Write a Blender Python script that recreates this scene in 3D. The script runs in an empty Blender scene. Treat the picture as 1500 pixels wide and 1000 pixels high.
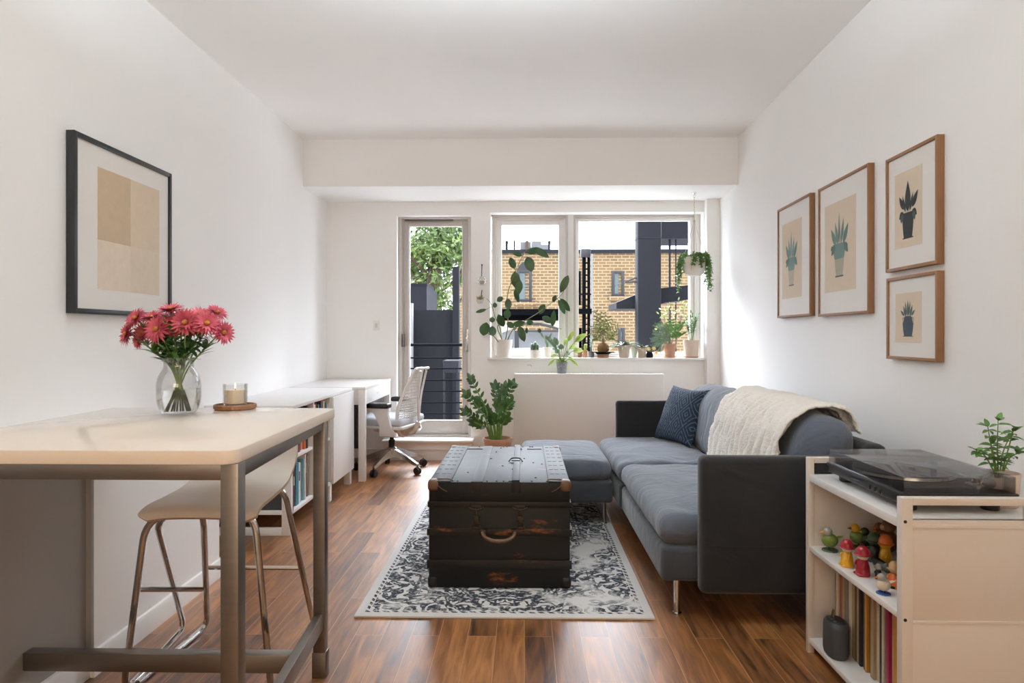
import bpy, bmesh, math, random
from mathutils import Vector, Matrix, noise
PI = math.pi
SC = bpy.context.scene
COL = SC.collection

# ---------------------------------------------------------------- camera, world, light, exposure
FPX = 960.0                     # focal length in pixels of a 1500 wide frame
CAMZ = 1.15
YAW = math.atan(18 / FPX)
cam = bpy.data.cameras.new('camera')
cam.sensor_width = 36.0
cam.lens = 36.0 * FPX / 1500.0
cam.shift_y = -10 / 1500.0
cam.clip_start = 0.05
cam.clip_end = 300
camo = bpy.data.objects.new('camera', cam)
camo.location = (0, 0, CAMZ)
camo.rotation_euler = (PI / 2, 0, YAW)
COL.objects.link(camo)
SC.camera = camo

SC.view_settings.view_transform = 'Standard'
SC.view_settings.look = 'None'
SC.view_settings.gamma = 1.0
SC.view_settings.use_curve_mapping = False
SC.view_settings.exposure = 0.0
SC.cycles.use_denoising = True
SC.cycles.max_bounces = 14
SC.cycles.diffuse_bounces = 8
SC.cycles.glossy_bounces = 6
SC.cycles.transmission_bounces = 12
SC.cycles.transparent_max_bounces = 24
SC.cycles.sample_clamp_indirect = 6.0
SC.cycles.caustics_refractive = False
SC.cycles.caustics_reflective = False

world = bpy.data.worlds.new('sky')
SC.world = world
world.use_nodes = True
wn = world.node_tree.nodes
wl = world.node_tree.links
bg = wn['Background']
tcw = wn.new('ShaderNodeTexCoord'); spw = wn.new('ShaderNodeSeparateXYZ'); crw = wn.new('ShaderNodeValToRGB')
wl.new(tcw.outputs['Generated'], spw.inputs[0])
mrw = wn.new('ShaderNodeMapRange'); mrw.inputs['From Min'].default_value = 0.22; mrw.inputs['From Max'].default_value = 0.42
wl.new(spw.outputs['Z'], mrw.inputs['Value']); wl.new(mrw.outputs['Result'], crw.inputs['Fac'])
ew = crw.color_ramp.elements          # overcast: dimmer towards the horizon, bright overhead
ew[0].position = 0.0; ew[0].color = (0.187, 0.197, 0.232, 1)
ew[1].position = 1.0; ew[1].color = (0.864, 0.90, 1.0, 1)
mry = wn.new('ShaderNodeMapRange'); mry.interpolation_type = 'SMOOTHSTEP'
mry.inputs['From Min'].default_value = -0.3; mry.inputs['From Max'].default_value = 0.45; mry.inputs['To Min'].default_value = 0.30; mry.inputs['To Max'].default_value = 1.0
wl.new(spw.outputs['Y'], mry.inputs['Value'])
vmw = wn.new('ShaderNodeVectorMath'); vmw.operation = 'SCALE'
wl.new(crw.outputs['Color'], vmw.inputs[0]); wl.new(mry.outputs['Result'], vmw.inputs['Scale'])
wl.new(vmw.outputs[0], bg.inputs['Color'])
bg.inputs['Strength'].default_value = 27.5

def lamp(name, kind, loc, rot, energy, color, size=None, size_y=None, angle=None, portal=False):
    l = bpy.data.lights.new(name, kind)
    l.energy = energy
    l.color = color
    if kind == 'AREA':
        l.shape = 'RECTANGLE'
        l.size = size
        l.size_y = size_y or size
        if portal:
            l.cycles.is_portal = True
    if kind == 'SUN':
        l.angle = angle
    o = bpy.data.objects.new(name, l)
    o.location = loc
    o.rotation_euler = rot
    COL.objects.link(o)
    return o

lamp('window_daylight_portal', 'AREA', (0.68, 6.5, 1.62), (-PI / 2, 0, 0), 1, (1, 1, 1), 2.1, 1.45, portal=True)
lamp('door_daylight_portal', 'AREA', (-0.84, 6.5, 1.25), (-PI / 2, 0, 0), 1, (1, 1, 1), 0.8, 2.1, portal=True)
lamp('rear_fill_light', 'AREA', (0.1, -2.9, 1.75), (PI / 2, 0, 0), 51, (1.0, 0.81, 0.57), 2.4, 1.2)  # added warm fill from behind the camera; the rear wall has no window
lamp('uplight_fill', 'AREA', (-0.1, 2.08, 2.31), (PI, 0, 0), 55, (0.76, 0.905, 0.98), 1.2, 0.3)  # added unseen fill bounced off the ceiling; no pendant hangs here

# ---------------------------------------------------------------- pixel to place
def ray(px, py):
    cx = (px - 750) / FPX
    cz = -(py - 490) / FPX
    c, s = math.cos(YAW), math.sin(YAW)
    return Vector((cx * c - s, cx * s + c, cz))

ORG = Vector((0, 0, CAMZ))
def atY(px, py, Y):
    d = ray(px, py); return ORG + d * (Y / d.y)
def atX(px, py, X):
    d = ray(px, py); return ORG + d * (X / d.x)
def atZ(px, py, Z):
    d = ray(px, py); return ORG + d * ((Z - CAMZ) / d.z)
BACK = 6.105
WR0, WRS = 1.79, 0.033          # right wall: X = WR0 - WRS * (BACK - Y)
def wallx(Y):
    return WR0 - WRS * (BACK - Y)
def onwall(px, py, off=0.0):
    d = ray(px, py)
    # x - WRS*y = WR0 - WRS*BACK - off*sqrt(1+WRS^2)
    k = WR0 - WRS * BACK - off * math.sqrt(1 + WRS * WRS)
    t = k / (d.x - WRS * d.y)
    return ORG + d * t

# ---------------------------------------------------------------- mesh builder
class B:
    def __init__(self):
        self.bm = bmesh.new()
        self.mi = 0
    def _f(self, vs):
        try:
            f = self.bm.faces.new(vs)
            f.material_index = self.mi
            return f
        except ValueError:
            return None
    def v(self, p):
        return self.bm.verts.new(p)
    def poly(self, pts):
        return self._f([self.v(p) for p in pts])
    def box(self, x0, x1, y0, y1, z0, z1, bev=0.0, seg=2):
        P = [(x0, y0, z0), (x1, y0, z0), (x1, y1, z0), (x0, y1, z0), (x0, y0, z1), (x1, y0, z1), (x1, y1, z1), (x0, y1, z1)]
        vs = [self.v(p) for p in P]
        fs = [self._f([vs[i] for i in q]) for q in ((3, 2, 1, 0), (4, 5, 6, 7), (0, 1, 5, 4), (1, 2, 6, 5), (2, 3, 7, 6), (3, 0, 4, 7))]
        if bev > 0:
            es = list({e for f in fs for e in f.edges})
            bmesh.ops.bevel(self.bm, geom=es, offset=bev, segments=seg, profile=0.5, affect='EDGES')
        return self
    def prism(self, pts, vec, bev=0.0):
        vec = Vector(vec)
        a = [self.v(p) for p in pts]
        b = [self.v(Vector(p) + vec) for p in pts]
        n = len(pts)
        fs = [self._f(a), self._f(b[::-1])]
        for i in range(n):
            fs.append(self._f([a[i], b[i], b[(i + 1) % n], a[(i + 1) % n]][::-1]))
        fs = [f for f in fs if f]
        bmesh.ops.recalc_face_normals(self.bm, faces=fs)
        if bev > 0:
            es = list({e for f in fs for e in f.edges})
            bmesh.ops.bevel(self.bm, geom=es, offset=bev, segments=2, profile=0.5, affect='EDGES')
        return self
    def tube(self, pts, r, n=8, caps=True, closed=False):
        pts = [Vector(p) for p in pts]
        m = len(pts)
        rs = r if isinstance(r, (list, tuple)) else [r] * m
        t0 = (pts[1] - pts[0]).normalized()
        ref = Vector((0, 0, 1)) if abs(t0.z) < 0.9 else Vector((1, 0, 0))
        u = t0.cross(ref).normalized()
        rings = []
        for i in range(m):
            if closed:
                t = (pts[(i + 1) % m] - pts[i - 1]).normalized()
            else:
                t = (pts[min(i + 1, m - 1)] - pts[max(i - 1, 0)])
                t = t.normalized() if t.length > 1e-9 else t0
            u = (u - t * u.dot(t))
            u = u.normalized() if u.length > 1e-6 else t.orthogonal().normalized()
            w = t.cross(u)
            rings.append([self.v(pts[i] + (u * math.cos(2 * PI * k / n) + w * math.sin(2 * PI * k / n)) * rs[i]) for k in range(n)])
        for i in range(m if closed else m - 1):
            A, C = rings[i], rings[(i + 1) % m]
            for k in range(n):
                self._f([A[k], A[(k + 1) % n], C[(k + 1) % n], C[k]])
        if caps and not closed:
            self._f(rings[0][::-1]); self._f(rings[-1])
        return self
    def lathe(self, prof, c, n=28, axis='z', M=None):
        c = Vector(c)
        rings = []
        for r, z in prof:
            if r < 1e-6:
                p = Vector((0, 0, z))
                p = (M @ p) if M else p
                rings.append([self.v(c + p)])
            else:
                ring = []
                for k in range(n):
                    p = Vector((r * math.cos(2 * PI * k / n), r * math.sin(2 * PI * k / n), z))
                    p = (M @ p) if M else p
                    ring.append(self.v(c + p))
                rings.append(ring)
        for a, b in zip(rings, rings[1:]):
            if len(a) == 1 and len(b) == 1:
                continue
            for k in range(n):
                if len(a) == 1:
                    self._f([a[0], b[(k + 1) % n], b[k]][::-1])
                elif len(b) == 1:
                    self._f([a[k], a[(k + 1) % n], b[0]])
                else:
                    self._f([a[k], a[(k + 1) % n], b[(k + 1) % n], b[k]])
        return self
    def ball(self, c, r, n=14, sc=(1, 1, 1)):
        m = max(6, n // 2)
        prof = [(math.sin(PI * i / m) * r if 0 < i < m else 0.0, -math.cos(PI * i / m) * r) for i in range(m + 1)]
        return self.lathe(prof, c, n, M=Matrix.Diagonal(Vector(sc)))
    def sheet(self, rows, flip=False):
        vv = [[self.v(p) for p in row] for row in rows]
        for a, b in zip(vv, vv[1:]):
            for k in range(len(a) - 1):
                q = [a[k], a[k + 1], b[k + 1], b[k]]
                self._f(q[::-1] if flip else q)
        return self
    def leaf(self, base, d, L, W, up=(0, 0, 1), curl=0.2, fold=0.2, n=5, power=0.8, bias=0.9):
        base = Vector(base); t = Vector(d).normalized(); up = Vector(up)
        s = t.cross(up)
        if s.length < 1e-4:
            s = t.cross(Vector((0.3, 1, 0.2)))
        s.normalize()
        nn = s.cross(t).normalized()
        L_, C_, R_ = [], [], []
        for i in range(n + 1):
            q = i / n
            w = W * 0.5 * (max(0.0, math.sin(PI * q ** bias)) ** power) if 0 < i < n else W * 0.03
            p = base + t * (L * q) - nn * (curl * L * q * q)
            C_.append(self.v(p)); L_.append(self.v(p - s * w + nn * fold * w)); R_.append(self.v(p + s * w + nn * fold * w))
        for i in range(n):
            self._f([L_[i], C_[i], C_[i + 1], L_[i + 1]])
            self._f([C_[i], R_[i], R_[i + 1], C_[i + 1]])
        return self
    def cushion(self, x0, x1, y0, y1, z0, z1, r=0.05, n=(14, 14, 6), puff=0.03, wr=0.006, seed=0, fn=None):
        lo, hi = Vector((x0, y0, z0)), Vector((x1, y1, z1))
        r = min(r, min(hi - lo) * 0.49)
        cache = {}
        def pt(i, j, k):
            key = (i, j, k)
            if key in cache:
                return cache[key]
            f_ = [0.5 - 0.5 * math.cos(PI * q / m) for q, m in ((i, n[0]), (j, n[1]), (k, n[2]))]
            p = Vector([lo[a] + (hi[a] - lo[a]) * f_[a] for a in range(3)])
            c = Vector([min(max(p[a], lo[a] + r), hi[a] - r) for a in range(3)])
            p = c + (p - c).normalized() * r
            u = (p - (lo + hi) / 2)
            h = (hi - lo) / 2
            a_, b_, c_ = u.x / h.x, u.y / h.y, u.z / h.z
            if puff:
                g = max(0, 1 - a_ * a_) * max(0, 1 - b_ * b_)
                p.z += puff * (g ** 0.6) * c_
                g2 = max(0, 1 - c_ * c_)
                p.x += puff * 0.3 * g2 * a_ * max(0, 1 - b_ * b_)
                p.y += puff * 0.3 * g2 * b_ * max(0, 1 - a_ * a_)
            if wr:
                q = Vector((p.x * 7 + seed, p.y * 7, p.z * 7))
                p += Vector((0, 0, 1)) * wr * noise.noise(q) + Vector((0.5, 0.5, 0)) * wr * noise.noise(q + Vector((9, 3, 1)))
            if fn:
                p = fn(p)
            v_ = self.v(p)
            cache[key] = v_
            return v_
        nx, ny, nz = n
        for k in (0, nz):
            for i in range(nx):
                for j in range(ny):
                    q = [pt(i, j, k), pt(i + 1, j, k), pt(i + 1, j + 1, k), pt(i, j + 1, k)]
                    self._f(q if k else q[::-1])
        for j in (0, ny):
            for i in range(nx):
                for k in range(nz):
                    q = [pt(i, j, k), pt(i + 1, j, k), pt(i + 1, j, k + 1), pt(i, j, k + 1)]
                    self._f(q[::-1] if j else q)
        for i in (0, nx):
            for j in range(ny):
                for k in range(nz):
                    q = [pt(i, j, k), pt(i, j + 1, k), pt(i, j + 1, k + 1), pt(i, j, k + 1)]
                    self._f(q if i else q[::-1])
        return self
    def xform(self, M):
        bmesh.ops.transform(self.bm, matrix=M, verts=self.bm.verts)
        return self
    def build(self, name, mats, parent=None, origin=None, smooth=35, kind=None, label=None, cat=None, group=None):
        bm = self.bm
        off = Vector((0, 0, 0))
        if parent is not None:
            p = parent
            while p is not None:
                off += Vector(p.location); p = p.parent
        elif origin is not None:
            off = Vector(origin)
        bmesh.ops.translate(bm, vec=-off, verts=bm.verts)
        th = math.radians(smooth)
        for f in bm.faces:
            f.smooth = True
        bm.normal_update()
        for e in bm.edges:
            if len(e.link_faces) == 2:
                e.smooth = e.calc_face_angle(0) < th
        me = bpy.data.meshes.new(name)
        bm.to_mesh(me); bm.free()
        for m in (mats if isinstance(mats, (list, tuple)) else [mats]):
            me.materials.append(m)
        o = bpy.data.objects.new(name, me)
        COL.objects.link(o)
        if parent is not None:
            o.parent = parent
        else:
            o.location = off
        tag(o, label, cat, group, kind)
        return o

def tag(o, label=None, cat=None, group=None, kind=None):
    if label: o['label'] = label
    if cat: o['category'] = cat
    if group: o['group'] = group
    if kind: o['kind'] = kind
    return o

def thing(name, loc, label=None, cat=None, group=None, kind=None):
    o = bpy.data.objects.new(name, None)
    o.empty_display_size = 0.05
    o.location = loc
    COL.objects.link(o)
    return tag(o, label, cat, group, kind)

def arc_pts(pts, rad=0.05, n=5):
    """round the inner corners of a polyline"""
    pts = [Vector(p) for p in pts]
    out = [pts[0]]
    for i in range(1, len(pts) - 1):
        a, b, c = pts[i - 1], pts[i], pts[i + 1]
        r1 = min(rad, (a - b).length * 0.45); r2 = min(rad, (c - b).length * 0.45)
        p, q = b + (a - b).normalized() * r1, b + (c - b).normalized() * r2
        for k in range(n + 1):
            t = k / n
            out.append(p * (1 - t) ** 2 + b * 2 * t * (1 - t) + q * t * t)
    out.append(pts[-1])
    return out

def smooth_pts(pts, n=6):
    pts = [Vector(p) for p in pts]
    P = [pts[0] * 2 - pts[1]] + pts + [pts[-1] * 2 - pts[-2]]
    out = []
    for i in range(1, len(P) - 2):
        p0, p1, p2, p3 = P[i - 1], P[i], P[i + 1], P[i + 2]
        for k in range(n):
            t = k / n
            out.append(0.5 * ((2 * p1) + (p2 - p0) * t + (2 * p0 - 5 * p1 + 4 * p2 - p3) * t * t + (3 * p1 - p0 - 3 * p2 + p3) * t ** 3))
    out.append(pts[-1])
    return out

# ---------------------------------------------------------------- materials
def lin(c):
    return tuple(((x / 255) / 12.92 if x / 255 <= 0.04045 else ((x / 255 + 0.055) / 1.055) ** 2.4) for x in c)

def new_mat(name):
    m = bpy.data.materials.new(name)
    m.use_nodes = True
    return m, m.node_tree.nodes, m.node_tree.links, m.node_tree.nodes['Principled BSDF']

def pm(name, rgb, rough=0.6, metal=0.0, var=0.08, scale=25, bump=0.0, bscale=None, spec=0.5, sheen=0.0, rgb2=None, stretch=(1, 1, 1), coat=0.0, emit=None, detail=4):
    """principled material with a little procedural variation"""
    m, N, L, P = new_mat(name)
    c = lin(rgb)
    tc = N.new('ShaderNodeTexCoord'); mp = N.new('ShaderNodeMapping')
    mp.inputs['Scale'].default_value = stretch
    L.new(tc.outputs['Object'], mp.inputs['Vector'])
    nz = N.new('ShaderNodeTexNoise'); nz.inputs['Scale'].default_value = scale; nz.inputs['Detail'].default_value = detail
    L.new(mp.outputs['Vector'], nz.inputs['Vector'])
    mx = N.new('ShaderNodeMix'); mx.data_type = 'RGBA'
    if rgb2:
        a, b = c, lin(rgb2)
        rp = N.new('ShaderNodeMapRange'); rp.inputs['From Min'].default_value = 0.35; rp.inputs['From Max'].default_value = 0.65
        L.new(nz.outputs['Fac'], rp.inputs['Value']); L.new(rp.outputs['Result'], mx.inputs['Factor'])
    else:
        a = tuple(max(0, x * (1 - var)) for x in c); b = tuple(min(1, x * (1 + var)) for x in c)
        L.new(nz.outputs['Fac'], mx.inputs['Factor'])
    mx.inputs['A'].default_value = (*a, 1); mx.inputs['B'].default_value = (*b, 1)
    L.new(mx.outputs['Result'], P.inputs['Base Color'])
    P.inputs['Roughness'].default_value = rough
    P.inputs['Metallic'].default_value = metal
    P.inputs['Specular IOR Level'].default_value = spec
    if sheen:
        P.inputs['Sheen Weight'].default_value = sheen
        P.inputs['Sheen Roughness'].default_value = 0.5
    if coat:
        P.inputs['Coat Weight'].default_value = coat
        P.inputs['Coat Roughness'].default_value = 0.1
    if emit:
        P.inputs['Emission Color'].default_value = (*lin(emit[0]), 1)
        P.inputs['Emission Strength'].default_value = emit[1]
    if bump:
        nb = N.new('ShaderNodeTexNoise'); nb.inputs['Scale'].default_value = bscale or scale * 4; nb.inputs['Detail'].default_value = 5
        L.new(mp.outputs['Vector'], nb.inputs['Vector'])
        bp = N.new('ShaderNodeBump'); bp.inputs['Strength'].default_value = bump; bp.inputs['Distance'].default_value = 0.01
        L.new(nb.outputs['Fac'], bp.inputs['Height']); L.new(bp.outputs['Normal'], P.inputs['Normal'])
    return m

def glass_thin(name, tint=(1, 1, 1), gloss=0.06, rough=0.0, fres=0.45):
    m, N, L, P = new_mat(name)
    N.remove(P)
    tr = N.new('ShaderNodeBsdfTransparent'); tr.inputs['Color'].default_value = (*tint, 1)
    gl = N.new('ShaderNodeBsdfGlossy'); gl.inputs['Roughness'].default_value = rough
    fr = N.new('ShaderNodeLayerWeight'); fr.inputs['Blend'].default_value = 0.25
    nz = N.new('ShaderNodeTexNoise'); nz.inputs['Scale'].default_value = 3
    mr = N.new('ShaderNodeMath'); mr.operation = 'MULTIPLY_ADD'; mr.inputs[1].default_value = fres; mr.inputs[2].default_value = gloss
    if gloss == 0.0:
        mz = N.new('ShaderNodeMapRange'); mz.inputs['From Min'].default_value = 0.035; mz.inputs['From Max'].default_value = 1.0
        mr.inputs[1].default_value = 0.18
        L.new(fr.outputs['Fresnel'], mz.inputs['Value']); L.new(mz.outputs['Result'], mr.inputs[0])
    else:
        L.new(fr.outputs['Fresnel'], mr.inputs[0])
    m2 = N.new('ShaderNodeMath'); m2.operation = 'MULTIPLY'
    m3 = N.new('ShaderNodeMapRange'); m3.inputs['To Min'].default_value = 0.9; m3.inputs['To Max'].default_value = 1.05
    L.new(nz.outputs['Fac'], m3.inputs['Value']); L.new(mr.outputs[0], m2.inputs[0]); L.new(m3.outputs['Result'], m2.inputs[1])
    mx = N.new('ShaderNodeMixShader')
    L.new(m2.outputs[0], mx.inputs['Fac']); L.new(tr.outputs[0], mx.inputs[1]); L.new(gl.outputs[0], mx.inputs[2])
    L.new(mx.outputs[0], N['Material Output'].inputs['Surface'])
    return m

def floor_mat():
    m, N, L, P = new_mat('walnut_planks')
    tc = N.new('ShaderNodeTexCoord'); sp = N.new('ShaderNodeSeparateXYZ'); cb = N.new('ShaderNodeCombineXYZ')
    L.new(tc.outputs['Object'], sp.inputs[0]); L.new(sp.outputs['Y'], cb.inputs['X']); L.new(sp.outputs['X'], cb.inputs['Y'])
    br = N.new('ShaderNodeTexBrick')
    br.offset = 0.37; br.offset_frequency = 2; br.squash = 1.0
    br.inputs['Scale'].default_value = 1.0
    br.inputs['Brick Width'].default_value = 0.95
    br.inputs['Row Height'].default_value = 0.108
    br.inputs['Mortar Size'].default_value = 0.0014
    br.inputs['Mortar Smooth'].default_value = 0.3
    br.inputs['Bias'].default_value = 0.0
    br.inputs['Color1'].default_value = (0, 0, 0, 1); br.inputs['Color2'].default_value = (1, 1, 1, 1); br.inputs['Mortar'].default_value = (0.5, 0.5, 0.5, 1)
    L.new(cb.outputs[0], br.inputs['Vector'])
    # per plank shift of the grain
    ad = N.new('ShaderNodeVectorMath'); ad.operation = 'MULTIPLY_ADD'
    ad.inputs[1].default_value = (13, 7, 5); 
    L.new(br.outputs['Color'], ad.inputs[0]); L.new(tc.outputs['Object'], ad.inputs[2])
    mp = N.new('ShaderNodeMapping'); mp.inputs['Scale'].default_value = (9, 0.9, 1)
    L.new(ad.outputs[0], mp.inputs['Vector'])
    n1 = N.new('ShaderNodeTexNoise'); n1.inputs['Scale'].default_value = 2.2; n1.inputs['Detail'].default_value = 8; n1.inputs['Distortion'].default_value = 1.6
    L.new(mp.outputs[0], n1.inputs['Vector'])
    mp2 = N.new('ShaderNodeMapping'); mp2.inputs['Scale'].default_value = (60, 2.5, 1)
    L.new(ad.outputs[0], mp2.inputs['Vector'])
    n2 = N.new('ShaderNodeTexNoise'); n2.inputs['Scale'].default_value = 2.5; n2.inputs['Detail'].default_value = 4
    L.new(mp2.outputs[0], n2.inputs['Vector'])
    cr = N.new('ShaderNodeValToRGB')
    e = cr.color_ramp.elements
    e[0].position = 0.28; e[0].color = (*lin((60, 31, 13)), 1)
    e[1].position = 0.72; e[1].color = (*lin((178, 119, 66)), 1)
    k = e.new(0.5); k.color = (*lin((130, 80, 38)), 1)
    mxv = N.new('ShaderNodeMath'); mxv.operation = 'MULTIPLY_ADD'; mxv.inputs[1].default_value = 0.22
    s2 = N.new('ShaderNodeMath'); s2.operation = 'MULTIPLY_ADD'; s2.inputs[1].default_value = 0.18
    L.new(n2.outputs['Fac'], s2.inputs[0]); 
    off = N.new('ShaderNodeMath'); off.operation = 'MULTIPLY_ADD'; off.inputs[1].default_value = 0.8; off.inputs[2].default_value = -0.10
    L.new(n1.outputs['Fac'], off.inputs[0]); L.new(off.outputs[0], s2.inputs[2])
    sc = N.new('ShaderNodeSeparateColor'); L.new(br.outputs['Color'], sc.inputs[0])
    L.new(sc.outputs[0], mxv.inputs[0]); L.new(s2.outputs[0], mxv.inputs[2])
    L.new(mxv.outputs[0], cr.inputs['Fac'])
    mm = N.new('ShaderNodeMix'); mm.data_type = 'RGBA'
    mm.inputs['B'].default_value = (*lin((196, 150, 106)), 1)
    g = N.new('ShaderNodeMath'); g.operation = 'MULTIPLY'; g.inputs[1].default_value = 0.62
    L.new(br.outputs['Fac'], g.inputs[0])
    L.new(g.outputs[0], mm.inputs['Factor']); L.new(cr.outputs['Color'], mm.inputs['A'])
    L.new(mm.outputs['Result'], P.inputs['Base Color'])
    rr = N.new('ShaderNodeMapRange'); rr.inputs['To Min'].default_value = 0.36; rr.inputs['To Max'].default_value = 0.52
    P.inputs['Coat Weight'].default_value = 0.6; P.inputs['Coat Roughness'].default_value = 0.42; P.inputs['Coat IOR'].default_value = 1.5
    L.new(n1.outputs['Fac'], rr.inputs['Value']); L.new(rr.outputs['Result'], P.inputs['Roughness'])
    bp = N.new('ShaderNodeBump'); bp.inputs['Strength'].default_value = 0.12; bp.inputs['Distance'].default_value = 0.004
    h = N.new('ShaderNodeMath'); h.operation = 'SUBTRACT'
    L.new(n2.outputs['Fac'], h.inputs[0]); L.new(br.outputs['Fac'], h.inputs[1])
    L.new(h.outputs[0], bp.inputs['Height']); L.new(bp.outputs['Normal'], P.inputs['Normal'])
    return m

def brick_mat():
    m, N, L, P = new_mat('yellow_brick')
    tc = N.new('ShaderNodeTexCoord'); sp = N.new('ShaderNodeSeparateXYZ'); cb = N.new('ShaderNodeCombineXYZ')
    L.new(tc.outputs['Object'], sp.inputs[0])
    ad = N.new('ShaderNodeMath'); ad.operation = 'ADD'
    L.new(sp.outputs['X'], ad.inputs[0]); L.new(sp.outputs['Y'], ad.inputs[1])
    L.new(ad.outputs[0], cb.inputs['X']); L.new(sp.outputs['Z'], cb.inputs['Y'])
    br = N.new('ShaderNodeTexBrick')
    br.inputs['Scale'].default_value = 1.0; br.inputs['Brick Width'].default_value = 0.26; br.inputs['Row Height'].default_value = 0.10
    br.inputs['Mortar Size'].default_value = 0.016
    br.inputs['Color1'].default_value = (*lin((106, 84, 54)), 1); br.inputs['Color2'].default_value = (*lin((88, 66, 42)), 1)
    br.inputs['Mortar'].default_value = (*lin((134, 118, 94)), 1)
    L.new(cb.outputs[0], br.inputs['Vector'])
    nz = N.new('ShaderNodeTexNoise'); nz.inputs['Scale'].default_value = 0.9; nz.inputs['Detail'].default_value = 6
    L.new(tc.outputs['Object'], nz.inputs['Vector'])
    rp = N.new('ShaderNodeMapRange'); rp.inputs['From Min'].default_value = 0.45; rp.inputs['From Max'].default_value = 0.75
    rp.inputs['To Max'].default_value = 0.55
    L.new(nz.outputs['Fac'], rp.inputs['Value'])
    mx = N.new('ShaderNodeMix'); mx.data_type = 'RGBA'
    mx.inputs['B'].default_value = (*lin((124, 104, 72)), 1)
    L.new(rp.outputs['Result'], mx.inputs['Factor']); L.new(br.outputs['Color'], mx.inputs['A'])
    L.new(mx.outputs['Result'], P.inputs['Base Color'])
    P.inputs['Roughness'].default_value = 0.9
    return m

def rug_mat(w, l):
    """worn oriental pattern in grey on off-white; object origin at the rug's centre"""
    m, N, L, P = new_mat('distressed_rug')
    tc = N.new('ShaderNodeTexCoord'); sp = N.new('ShaderNodeSeparateXYZ')
    L.new(tc.outputs['Object'], sp.inputs[0])
    def math_(op, a, b=None, c=None):
        n = N.new('ShaderNodeMath'); n.operation = op
        for i, x in enumerate((a, b, c)):
            if x is None: continue
            if isinstance(x, (int, float)): n.inputs[i].default_value = x
            else: L.new(x, n.inputs[i])
        return n.outputs[0]
    ax = math_('ABSOLUTE', sp.outputs['X']); ay = math_('ABSOLUTE', sp.outputs['Y'])
    cb = N.new('ShaderNodeCombineXYZ'); L.new(ax, cb.inputs['X']); L.new(ay, cb.inputs['Y'])
    # domain warp for flourishes
    nw = N.new('ShaderNodeTexNoise'); nw.inputs['Scale'].default_value = 9; nw.inputs['Detail'].default_value = 2
    L.new(cb.outputs[0], nw.inputs['Vector'])
    wv = N.new('ShaderNodeVectorMath'); wv.operation = 'MULTIPLY_ADD'
    wv.inputs[1].default_value = (0.16, 0.16, 0); L.new(nw.outputs['Color'], wv.inputs[0]); L.new(cb.outputs[0], wv.inputs[2])
    vo = N.new('ShaderNodeTexVoronoi'); vo.feature = 'F1'; vo.inputs['Scale'].default_value = 8.5
    L.new(wv.outputs[0], vo.inputs['Vector'])
    ring = math_('SINE', math_('MULTIPLY', vo.outputs['Distance'], 26))
    mg = N.new('ShaderNodeTexMagic'); mg.turbulence_depth = 3; mg.inputs['Scale'].default_value = 6.5; mg.inputs['Distortion'].default_value = 2.0
    L.new(wv.outputs[0], mg.inputs['Vector'])
    mgf = N.new('ShaderNodeSeparateColor'); L.new(mg.outputs['Color'], mgf.inputs[0])
    pat = math_('ADD', math_('MULTIPLY', ring, 0.30), math_('MULTIPLY', mgf.outputs[0], 0.75))
    field = math_('GREATER_THAN', pat, 0.20)
    # border bands: distance to edge
    ex = math_('SUBTRACT', w / 2, ax); ey = math_('SUBTRACT', l / 2, ay)
    ed = math_('MINIMUM', ex, ey)
    def band(a, b):
        return math_('MULTIPLY', math_('GREATER_THAN', ed, a), math_('LESS_THAN', ed, b))
    zz = math_('PINGPONG', math_('ADD', sp.outputs['X'], sp.outputs['Y']), 0.02)
    tooth = math_('MULTIPLY', band(0.036, 0.050), math_('GREATER_THAN', zz, 0.008))
    line2 = band(0.20, 0.212); line3 = band(0.225, 0.23)
    inside = math_('GREATER_THAN', ed, 0.054)
    p2 = math_('MAXIMUM', math_('MULTIPLY', field, inside), math_('MAXIMUM', tooth, math_('MAXIMUM', line2, line3)))
    # wear
    n1 = N.new('ShaderNodeTexNoise'); n1.inputs['Scale'].default_value = 3.4; n1.inputs['Detail'].default_value = 7; n1.inputs['Roughness'].default_value = 0.62
    L.new(tc.outputs['Object'], n1.inputs['Vector'])
    wr = N.new('ShaderNodeMapRange'); wr.inputs['From Min'].default_value = 0.61; wr.inputs['From Max'].default_value = 0.52
    L.new(n1.outputs['Fac'], wr.inputs['Value'])
    n3 = N.new('ShaderNodeTexNoise'); n3.inputs['Scale'].default_value = 70; n3.inputs['Detail'].default_value = 3
    L.new(tc.outputs['Object'], n3.inputs['Vector'])
    gr = N.new('ShaderNodeMapRange'); gr.inputs['From Min'].default_value = 0.22; gr.inputs['From Max'].default_value = 0.50
    L.new(n3.outputs['Fac'], gr.inputs['Value'])
    fac = math_('MULTIPLY', math_('MULTIPLY', p2, wr.outputs['Result']), gr.outputs['Result'])
    mx = N.new('ShaderNodeMix'); mx.data_type = 'RGBA'
    mx.inputs['A'].default_value = (*lin((214, 212, 211)), 1); mx.inputs['B'].default_value = (*lin((56, 60, 68)), 1)
    L.new(fac, mx.inputs['Factor']); L.new(mx.outputs['Result'], P.inputs['Base Color'])
    P.inputs['Roughness'].default_value = 0.95
    P.inputs['Specular IOR Level'].default_value = 0.1
    bp = N.new('ShaderNodeBump'); bp.inputs['Strength'].default_value = 0.3; bp.inputs['Distance'].default_value = 0.004
    n4 = N.new('ShaderNodeTexNoise'); n4.inputs['Scale'].default_value = 260
    L.new(tc.outputs['Object'], n4.inputs['Vector']); L.new(n4.outputs['Fac'], bp.inputs['Height']); L.new(bp.outputs['Normal'], P.inputs['Normal'])
    return m

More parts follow.
